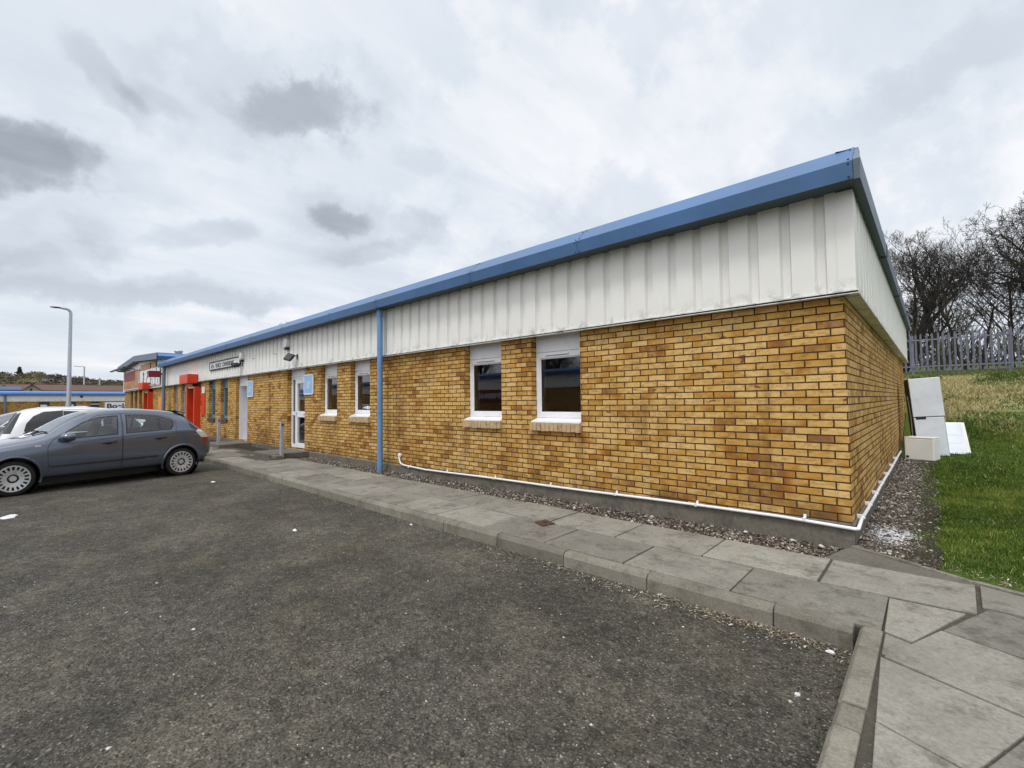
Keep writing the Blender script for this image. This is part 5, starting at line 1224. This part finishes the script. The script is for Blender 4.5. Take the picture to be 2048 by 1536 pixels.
    b = MB(); x = s.seat_x + .95; z = s.seat_z; b.box(x - .28, x + .2, -.62, .62, z - .12, z + .08); b.add([(x + .12, -.6, z), (x + .26, -.6, z), (x + .42, -.55, z + .5), (x + .32, -.55, z + .5), (x + .12, .6, z), (x + .26, .6, z), (x + .42, .55, z + .5), (x + .32, .55, z + .5)], [(0, 1, 2, 3), (7, 6, 5, 4), (0, 3, 7, 4), (1, 5, 6, 2), (3, 2, 6, 7), (0, 4, 5, 1)])
    for y in (-.33, .33): b.box(x + .33, x + .41, y - .11, y + .11, z + .52, z + .66)
    o = b.build('rear_seat', 'cabin', bevel=.03); o.parent = root
    b = MB(); b.box(s.seat_x - 1.0, s.seat_x - .55, -.66, .66, .55, s.dash); o = b.build('dashboard', 'cabin', bevel=.04); o.parent = root
    b = MB(); b.lathe([(.17, 0), (.185, .015), (.17, .03), (.155, .015)], (0, 0, 0), 'x', 20); b.v = [(p[0] + s.seat_x - .45, p[1] + .36, p[2] + s.dash + .0) for p in b.v]; o = b.build('steering_wheel', 'black'); o.parent = root
    # mirrors
    for sg in (-1, 1):
        mx, mz = s.mirror; yy = s.yat(mx, mz - .06) * sg
        b = MB(); b.blob((mx + .02, yy + sg * .10, mz), (.125, .115, .08), 0, 3, 0); b.v = [(p[0] if p[0] < mx + .10 else mx + .10, p[1], p[2]) for p in b.v]; o = b.build('mirror', P_, smooth=True); o.parent = root
        c = MB(); c.tube([(mx, yy - sg * .03, mz - .07), (mx, yy + sg * .06, mz - .05)], .03, 8); c.box(mx - .04, mx + .05, min(yy + sg * .03, yy + sg * .14), max(yy + sg * .03, yy + sg * .14), mz - .074, mz - .056); o2 = c.build('mirror_foot', 'black', smooth=True); o2.parent = o
    if s.rub:
        for sg in (-1, 1):
            b = MB(); pts = [(x, sg * (s.yat(x, z) + .004), z) for x, z in zip(np.linspace(s.rub[0][0], s.rub[1][0], 16), np.linspace(s.rub[0][1], s.rub[1][1], 16))]
            v = [];
            for (x, y, z) in pts: v += [(x, y - sg * .012, z - .017), (x, y + sg * .006, z - .012), (x, y + sg * .006, z + .012), (x, y - sg * .012, z + .017)]
            b.add(v, [(k * 4 + i, k * 4 + i + 1, k * 4 + 5 + i, k * 4 + 4 + i) for k in range(15) for i in range(3)]); o = b.build('rub_strip', 'black'); o.parent = root
    if s.wipers:
        for y0, y1 in ((-.55, -.05), (.02, .55)):
            b = MB(); b.tube([(s.cowl - .03, y1, s.cowlz + .02), (s.cowl + .06, (y0 + y1) / 2, s.cowlz + .075), (s.cowl + .07, y0, s.cowlz + .07)], .012, 6); o = b.build('wiper', 'black'); o.parent = root
    for f in s.extras: f(s, root)
    return root

def hatch_extras(s, root):
    b = MB(); v = [(3.52, -.52, 1.405), (3.52, .52, 1.405), (3.73, .49, 1.355), (3.73, -.49, 1.355), (3.52, -.52, 1.37), (3.52, .52, 1.37), (3.735, .49, 1.332), (3.735, -.49, 1.332)]
    b.add(v, [(0, 1, 2, 3), (7, 6, 5, 4), (3, 2, 6, 7), (0, 3, 7, 4), (1, 5, 6, 2)]); o = b.build('roof_spoiler', s.paint, bevel=.01); o.parent = root
    for sg in (-1,):
        b = MB(); y = sg * (s.yat(1.2, .83) + .004); b.box(1.16, 1.24, min(y, y + .004), max(y, y + .004), .815, .84); o = b.build('side_repeater', 'lamp_white', bevel=.004); o.parent = root
HATCH = dict(L=4.17, hw=.865, wr=.298, arch=.36, wheels=(.90, 3.52), paint='paint_grey', trim='black', handle_mat='dark', slots=18, seat_x=1.92, seat_z=.50, dash=.86,
    bot=[(0, .30), (.1, .22), (.5, .20), (1., .235), (3.1, .255), (3.7, .26), (4., .30), (4.17, .40)],
    belt=[(0, .58), (.2, .66), (.7, .76), (1.2, .84), (1.5, .885), (2.4, .935), (3.3, .965), (3.75, .96), (4.0, .90), (4.17, .74)],
    top=[(0, .62), (.06, .70), (.2, .76), (.5, .83), (.9, .90), (1.2, .96), (1.3, .995), (1.55, 1.165), (1.8, 1.315), (2.02, 1.395), (2.3, 1.44), (2.7, 1.45), (3.1, 1.42), (3.45, 1.375), (3.66, 1.325), (3.78, 1.21), (3.98, .985), (4.06, .88), (4.12, .80), (4.17, .76)],
    width=[(0, .60), (.05, .70), (.2, .79), (.5, .85), (.9, .868), (2., .868), (3.3, .868), (3.7, .85), (4.0, .80), (4.12, .74), (4.17, .68)],
    wtop=[(0, .45), (.3, .60), (.9, .70), (1.25, .74), (1.6, .70), (2.0, .62), (2.6, .60), (3.3, .57), (3.65, .54), (3.8, .55), (4., .62), (4.17, .5)],
    windows=[([(1.46, .915), (2.37, .955), (2.405, 1.335), (2.1, 1.31), (1.85, 1.225), (1.6, 1.07)], 'carglass'), ([(2.50, .965), (3.10, .995), (3.10, 1.305), (2.8, 1.335), (2.53, 1.342)], 'carglass'), ([(3.105, .995), (3.31, 1.0), (3.37, 1.09), (3.385, 1.17), (3.33, 1.235), (3.105, 1.305)], 'carglass')],
    doors=[[(1.34, .27), (2.425, .262), (2.455, 1.37), (2.08, 1.345), (1.40, .93), (1.325, .8)], [(2.43, .262), (3.05, .262), (3.40, .88), (3.43, 1.17), (3.34, 1.27), (3.0, 1.34), (2.46, 1.37)]],
    handles=[(2.23, .815), (3.1, .845)], lamps_side=[('tail_light', [(3.80, .945), (3.92, .80), (4.12, .795), (4.02, .975), (3.85, .975)], 'lamp_white'), ('tail_light', [(3.92, .80), (4.0, .655), (4.14, .68), (4.12, .795)], 'lamp_red'), ('headlight', [(.03, .60), (.32, .62), (.46, .76), (.2, .76)], 'lamp_white')],
    mud=[], lamps_rear=[], screen=[(1.34, -.60), (1.34, .60), (1.96, .54), (1.96, -.54)], tailglass=[(-.58, .99), (.58, .99), (.535, 1.32), (-.535, 1.32)], rear_glass='privacy',
    mirror=(1.58, .965), rub=((1.36, .45), (3.06, .475)), wipers=True, cowl=1.30, cowlz=.99, extras=[hatch_extras])
c1 = build_car(HATCH, 'parked_car', 'grey blue five door hatchback with silver hubcaps parked nearest the camera', 'cars parked in front of the units')
DX = Vector((-.428, 2.451, 0)).normalized(); DY = Vector((-DX.y, DX.x, 0))
k = .953; off = Vector((-11.991, 2.457, GA)) - DX * 3.52 * k + DY * (.865 - .03) * k
c1.matrix_world = Matrix.Translation(off) @ Matrix(((DX.x, DY.x, 0, 0), (DX.y, DY.y, 0, 0), (0, 0, 1, 0), (0, 0, 0, 1))) @ Matrix.Diagonal((k, k, 1, 1))

def estate_extras(s, root):
    for sg in ():
        b = MB(); b.tube([(1.9, sg * .60, 1.50), (2.0, sg * .605, 1.545), (3.8, sg * .59, 1.515), (3.9, sg * .585, 1.47)], .018, 8); o = b.build('roof_rail', s.paint, smooth=True); o.parent = root
    b = MB(); b.box(4.285, 4.30, -.26, .26, .62, .73); o = b.build('number_plate', 'cream_box'); o.parent = root
ESTATE = dict(HATCH, L=4.30, wheels=(.88, 3.45), paint='paint_white', handle_mat='paint_white', slots=10, wr=.31, arch=.37, seat_z=.58, dash=.95,
    top=[(0, .64), (.06, .74), (.2, .82), (.5, .92), (.9, 1.0), (1.1, 1.05), (1.2, 1.09), (1.5, 1.27), (1.8, 1.39), (2.05, 1.44), (2.4, 1.485), (2.9, 1.52), (3.4, 1.515), (3.75, 1.475), (3.93, 1.40), (4.05, 1.22), (4.17, 1.0), (4.24, .88), (4.30, .80)],
    belt=[(0, .6), (.2, .70), (.7, .80), (1.2, .88), (1.5, .90), (2.4, .92), (3.3, .935), (3.85, .94), (4.1, .90), (4.30, .76)],
    wtop=[(0, .45), (.3, .60), (.9, .72), (1.2, .76), (1.6, .70), (2.0, .64), (2.6, .63), (3.3, .62), (3.8, .59), (4.0, .60), (4.15, .66), (4.30, .6)],
    width=[(0, .60), (.05, .70), (.2, .79), (.5, .85), (.9, .875), (2., .875), (3.4, .875), (3.8, .865), (4.1, .84), (4.24, .80), (4.30, .74)],
    windows=[([(1.42, .92), (2.36, .95), (2.42, 1.39), (2.05, 1.36), (1.8, 1.29)], 'privacy'), ([(2.40, .955), (3.165, .965), (3.145, 1.442), (2.46, 1.405)], 'privacy'), ([(3.17, .965), (3.80, .975), (3.84, 1.02), (3.80, 1.18), (3.68, 1.335), (3.5, 1.43), (3.15, 1.452)], 'privacy')],
    doors=[[(1.30, .27), (2.36, .262), (2.40, 1.46), (2.05, 1.44), (1.36, 1.0), (1.29, .8)], [(2.37, .262), (2.98, .262), (3.165, .8), (3.165, 1.47), (2.41, 1.48)]],
    handles=[(2.16, .85), (3.0, .87)], screen=[(1.22, -.62), (1.22, .62), (1.96, .56), (1.96, -.56)], tailglass=[(-.62, 1.02), (.62, 1.02), (.56, 1.40), (-.56, 1.40)],
    lamps_side=[('headlight', [(.03, .64), (.35, .70), (.5, .86), (.2, .84)], 'lamp_white'), ('rear_window', [(3.88, 1.425), (3.96, 1.375), (4.22, .97), (4.06, .97)], 'privacy')], lamps_rear=[],
    mirror=(1.52, 1.04), rub=None, cowl=1.2, cowlz=1.08, extras=[estate_extras])
c2 = build_car(ESTATE, 'parked_car', 'white estate car with dark rear side glass behind grey hatchback', 'cars parked in front of the units')
c2.location = (-15.15, 3.46, GA); c2.rotation_euler = (0, 0, R(-90 + 2)); c2.scale = (.875, .97, .985)
SALOON = dict(ESTATE, paint='paint_silver', handle_mat='paint_silver', trim='hubcap', extras=[], L=4.25, wr=.30, arch=.36,
    top=[(0, .62), (.06, .70), (.2, .76), (.5, .84), (.9, .92), (1.2, .98), (1.3, 1.01), (1.55, 1.18), (1.8, 1.33), (2.05, 1.405), (2.4, 1.44), (2.8, 1.435), (3.2, 1.38), (3.6, 1.25), (3.9, 1.09), (4.05, .98), (4.15, .90), (4.21, .84), (4.25, .78)],
    wtop=[(0, .45), (.3, .60), (.9, .72), (1.25, .75), (1.6, .70), (2.0, .62), (2.6, .60), (3.2, .58), (3.6, .58), (3.9, .62), (4.1, .66), (4.25, .6)],
    width=[(0, .60), (.05, .70), (.2, .79), (.5, .85), (.9, .875), (2., .875), (3.4, .875), (3.8, .86), (4.1, .82), (4.2, .77), (4.25, .72)],
    belt=[(0, .58), (.2, .66), (.7, .78), (1.2, .88), (1.5, .91), (2.4, .95), (3.3, .97), (3.85, .96), (4.1, .88), (4.25, .74)],
    windows=[([(1.46, .94), (2.30, .97), (2.34, 1.31), (2.05, 1.31), (1.8, 1.23)], 'privacy'), ([(2.40, .975), (3.10, 1.0), (3.08, 1.29), (2.46, 1.33)], 'privacy'), ([(3.13, 1.0), (3.55, 1.02), (3.40, 1.16), (3.12, 1.28)], 'privacy')],
    doors=[[(1.30, .27), (2.36, .262), (2.38, 1.34), (2.05, 1.33), (1.40, .95), (1.29, .8)], [(2.37, .262), (2.98, .262), (3.12, .8), (3.12, 1.3), (2.39, 1.34)]],
    handles=[(2.16, .85), (3.0, .87)], tailglass=[(-.52, 1.04), (.52, 1.04), (.46, 1.28), (-.46, 1.28)], screen=[(1.34, -.60), (1.34, .60), (1.96, .54), (1.96, -.54)], mirror=(1.56, .98), cowl=1.3, cowlz=1.0)
c3 = build_car(SALOON, 'parked_car', 'silver car with chrome window surround left of the white estate', 'cars parked in front of the units')
c3.location = (-18.5, 3.25, GA); c3.rotation_euler = (0, 0, R(-88))
c4 = copy_tree(c3); c4['label'] = 'black car farther along, only its roof showing past the silver car'
def repaint(o, a, b):
    for ch in o.children:
        if ch.type == 'MESH' and any(m_ and m_.name == MAT[a].name for m_ in ch.data.materials):
            ch.data = ch.data.copy()
            for i, m_ in enumerate(ch.data.materials):
                if m_ and m_.name == MAT[a].name: ch.data.materials[i] = MAT[b]
        repaint(ch, a, b)
repaint(c4, 'paint_silver', 'paint_dark'); c4.location = (-27.5, 3.9, GA); c4.rotation_euler = (0, 0, R(-91))
c5 = copy_tree(c2); c5['label'] = 'red estate car far off towards the blue roofed unit'; MAT['paint_red'] = paint('red_car_paint', (.30, .02, .015), .1)
repaint(c5, 'paint_white', 'paint_red'); c5.location = (-80., .2, GA); c5.rotation_euler = (0, 0, R(100))
c6 = copy_tree(c2); c6['label'] = 'white estate car farthest off, near the blue roofed unit'; c6.location = (-84., 3.2, GA); c6.rotation_euler = (0, 0, R(85))

# ------------------------------------------------------------------ sky, sun, camera
PUFFS = [
((-0.933, -0.003, 0.361),(0.95, 9.72, 2.54),(-7.7, 5.94, -19.86),0.30,0.75),
((-0.797, 0.335, 0.503),(3.33, 7.78, 0.09),(-9.58, 4.32, -18.05),0.24,0.75),
((-0.839, 0.414, 0.354),(8.16, 15.78, 0.9),(-11.77, 8.24, -37.49),0.26,0.7),
((-0.875, 0.082, 0.477),(-1.82, 12.21, -5.43),(-17.62, -15.78, -29.58),0.13,0.8),
((-0.868, 0.149, 0.473),(2.27, 18.77, -1.75),(-21.29, -1.04, -38.75),0.1,0.8),
((-0.929, 0.212, 0.302),(3.57, 11.24, 3.1),(-9.83, 14.21, -40.19),0.14,0.8),
((-0.716, 0.528, 0.457),(10.76, 13.54, 1.2),(-12.07, 12.55, -33.44),0.08,0.9),
((-0.753, 0.554, 0.355),(7.66, 13.05, -4.13),(-14.87, -0.83, -30.21),0.11,0.8),
((-0.82, 0.481, 0.31),(5.63, 8.23, 2.13),(-7.12, 16.24, -44.0),0.13,0.8),
((0.034, 0.884, 0.467),(6.47, -0.82, 1.07),(4.8, 10.8, -20.8),0.09,0.9),
((-0.979, 0.059, 0.196),(0.22, 3.4, 0.1),(-5.57, 1.19, -28.1),0.1,0.9),
((-0.967, 0.171, 0.189),(0.88, 4.76, 0.21),(-8.36, 3.54, -45.94),0.07,0.9),
((-0.944, 0.297, 0.144),(1.44, 4.42, 0.32),(-3.1, 2.92, -26.3),-0.09,0.9),
((-0.848, 0.045, 0.529),(0.81, 3.5, 1.0),(-5.62, 3.96, -9.34),0.1,1),
((-0.968, 0.009, 0.252),(0.73, 6.59, 2.58),(-5.67, 9.28, -22.15),0.1,0.9),
((-0.48, 0.706, 0.52),(2.24, 1.28, 0.33),(-0.9, 2.73, -4.54),-0.10,1),
((-0.031, 0.974, 0.223),(4.64, -0.25, 1.75),(2.73, 1.69, -7.0),-0.13,1),
]
PUFFS += [(c, tuple(q / 1.9 for q in a), tuple(q / 1.9 for q in b), st * .34, 1.) for c, a, b, st, _ in PUFFS[:3]]
SUN_EL, SUN_AZ = R(60), R(165)                                  # azimuth clockwise from +y
world = bpy.data.worlds.new('World'); scene.world = world; world.use_nodes = True
class WT(NT):
    def __init__(s): s.t = world.node_tree; s.t.nodes.clear()
W = WT(); wo = W.t.nodes.new('ShaderNodeOutputWorld'); bg = W.n('Background'); bg.inputs['Strength'].default_value = .1
sky = W.n('TexSky', sky_type='NISHITA', sun_disc=False, sun_elevation=SUN_EL, sun_rotation=SUN_AZ, air_density=1., dust_density=2.5)
d = W.n('TexCoord').outputs['Generated']
wn_ = W.n('TexNoise'); wn_.inputs['Scale'].default_value = 5.5; wn_.inputs['Detail'].default_value = 7; wn_.inputs['Roughness'].default_value = .6; W.set(wn_.inputs['Vector'], d)
wv = W.n('VectorMath', operation='SUBTRACT'); W.set(wv.inputs[0], wn_.outputs[1]); wv.inputs[1].default_value = (.5, .5, .5)
sep = W.n('SeparateXYZ'); W.set(sep.inputs[0], d)
zz = W.math('ADD', W.math('MAXIMUM', sep.outputs[2], 0.), .22)
pl = W.n('CombineXYZ'); W.set(pl.inputs[0], W.math('DIVIDE', sep.outputs[0], zz)); W.set(pl.inputs[1], W.math('DIVIDE', sep.outputs[1], zz))
flow = W.n('Mapping'); W.set(flow.inputs[0], pl.outputs[0]); flow.inputs['Rotation'].default_value = (0, 0, R(-32)); flow.inputs['Scale'].default_value = (1.5, .55, 1)
n_big = W.noise(1.1, 6, .55, flow.outputs[0], .6); n_fine = W.noise(3.4, 6, .6, flow.outputs[0], .4)
total = W.math('MULTIPLY', W.math('SUBTRACT', n_big, .5), .46)
total = W.math('ADD', total, W.math('MULTIPLY', W.math('SUBTRACT', n_fine, .5), .20))
for c, e1, e2, st, so_ in PUFFS:
    dv = W.n('VectorMath', operation='SUBTRACT'); W.set(dv.inputs[0], d); dv.inputs[1].default_value = c
    ww_ = W.n('VectorMath', operation='MULTIPLY_ADD'); W.set(ww_.inputs[0], wv.outputs[0]); amp = 5.2 * .72 / max(1, (np.linalg.norm(e1) + np.linalg.norm(e2)) / 2); ww_.inputs[1].default_value = (amp,) * 3; W.set(ww_.inputs[2], dv.outputs[0])
    def dot(v):
        q = W.n('VectorMath', operation='DOT_PRODUCT'); W.set(q.inputs[0], ww_.outputs[0]); q.inputs[1].default_value = v; return q.outputs['Value']
    a, b = dot(e1), dot(e2)
    r2 = W.math('ADD', W.math('MULTIPLY', a, a), W.math('MULTIPLY', b, b))
    sm = W.n('MapRange', interpolation_type='SMOOTHERSTEP'); W.set(sm.inputs[0], r2); sm.inputs[1].default_value = 1.25 + .5 * so_; sm.inputs[2].default_value = .5 * (1 - so_); sm.inputs[3].default_value = 0; sm.inputs[4].default_value = 1
    front = W.n('VectorMath', operation='DOT_PRODUCT'); W.set(front.inputs[0], d); front.inputs[1].default_value = c
    total = W.math('SUBTRACT', total, W.math('MULTIPLY', W.math('MULTIPLY', W.math('MULTIPLY', sm.outputs[0], W.math('ADD', W.math('MULTIPLY', n_fine, 1.3), .35)), st), W.math('GREATER_THAN', front.outputs['Value'], .2)))
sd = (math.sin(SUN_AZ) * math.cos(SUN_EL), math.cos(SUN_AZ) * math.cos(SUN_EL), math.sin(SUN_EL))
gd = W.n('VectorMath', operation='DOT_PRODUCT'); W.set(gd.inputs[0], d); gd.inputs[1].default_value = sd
glow = W.math('POWER', W.math('MAXIMUM', gd.outputs['Value'], 0.), 3.)  # sky brightened around the sun, behind the view, added to lift the lighting
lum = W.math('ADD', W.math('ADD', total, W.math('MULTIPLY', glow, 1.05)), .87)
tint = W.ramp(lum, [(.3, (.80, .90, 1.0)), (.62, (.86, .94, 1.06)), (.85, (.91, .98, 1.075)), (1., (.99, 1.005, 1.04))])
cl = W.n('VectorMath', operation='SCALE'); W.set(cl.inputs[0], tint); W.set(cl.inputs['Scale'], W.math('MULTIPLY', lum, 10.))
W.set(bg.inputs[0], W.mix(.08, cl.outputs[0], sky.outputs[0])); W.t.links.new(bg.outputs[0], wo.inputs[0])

sl = bpy.data.lights.new('sun', 'SUN'); sl.energy = 1.5; sl.angle = R(14); sl.color = (1., .97, .92)
so_ = bpy.data.objects.new('sun', sl); COL.objects.link(so_); so_.rotation_euler = Vector(sd).to_track_quat('Z', 'Y').to_euler()

cam = bpy.data.cameras.new('camera'); co = bpy.data.objects.new('camera', cam); COL.objects.link(co); scene.camera = co
cam.sensor_fit = 'HORIZONTAL'; cam.sensor_width = 36; cam.lens = 36 * 912.72 / 2048; cam.clip_end = 4000; cam.clip_start = .05
rt, upv, fw = Vector((.736, .677, -.011)), Vector((.033, -.019, .999)), Vector((-.676, .736, .037))
YAW, PIT, ROLL = R(42.598), R(2.118), R(-.653)
fw = Vector((-math.sin(YAW) * math.cos(PIT), math.cos(YAW) * math.cos(PIT), math.sin(PIT))); r0 = Vector((math.cos(YAW), math.sin(YAW), 0)); u0 = r0.cross(fw)
rt = r0 * math.cos(ROLL) + u0 * math.sin(ROLL); upv = -r0 * math.sin(ROLL) + u0 * math.cos(ROLL)
co.matrix_world = Matrix(((rt.x, upv.x, -fw.x, 0), (rt.y, upv.y, -fw.y, 0), (rt.z, upv.z, -fw.z, 1.5), (0, 0, 0, 1)))
vs_ = scene.view_settings; vs_.view_transform = 'Standard'; vs_.look = 'None'; vs_.exposure = 0; vs_.gamma = 1
scene.render.engine = 'CYCLES'; scene.cycles.max_bounces = 8; scene.cycles.transparent_max_bounces = 12
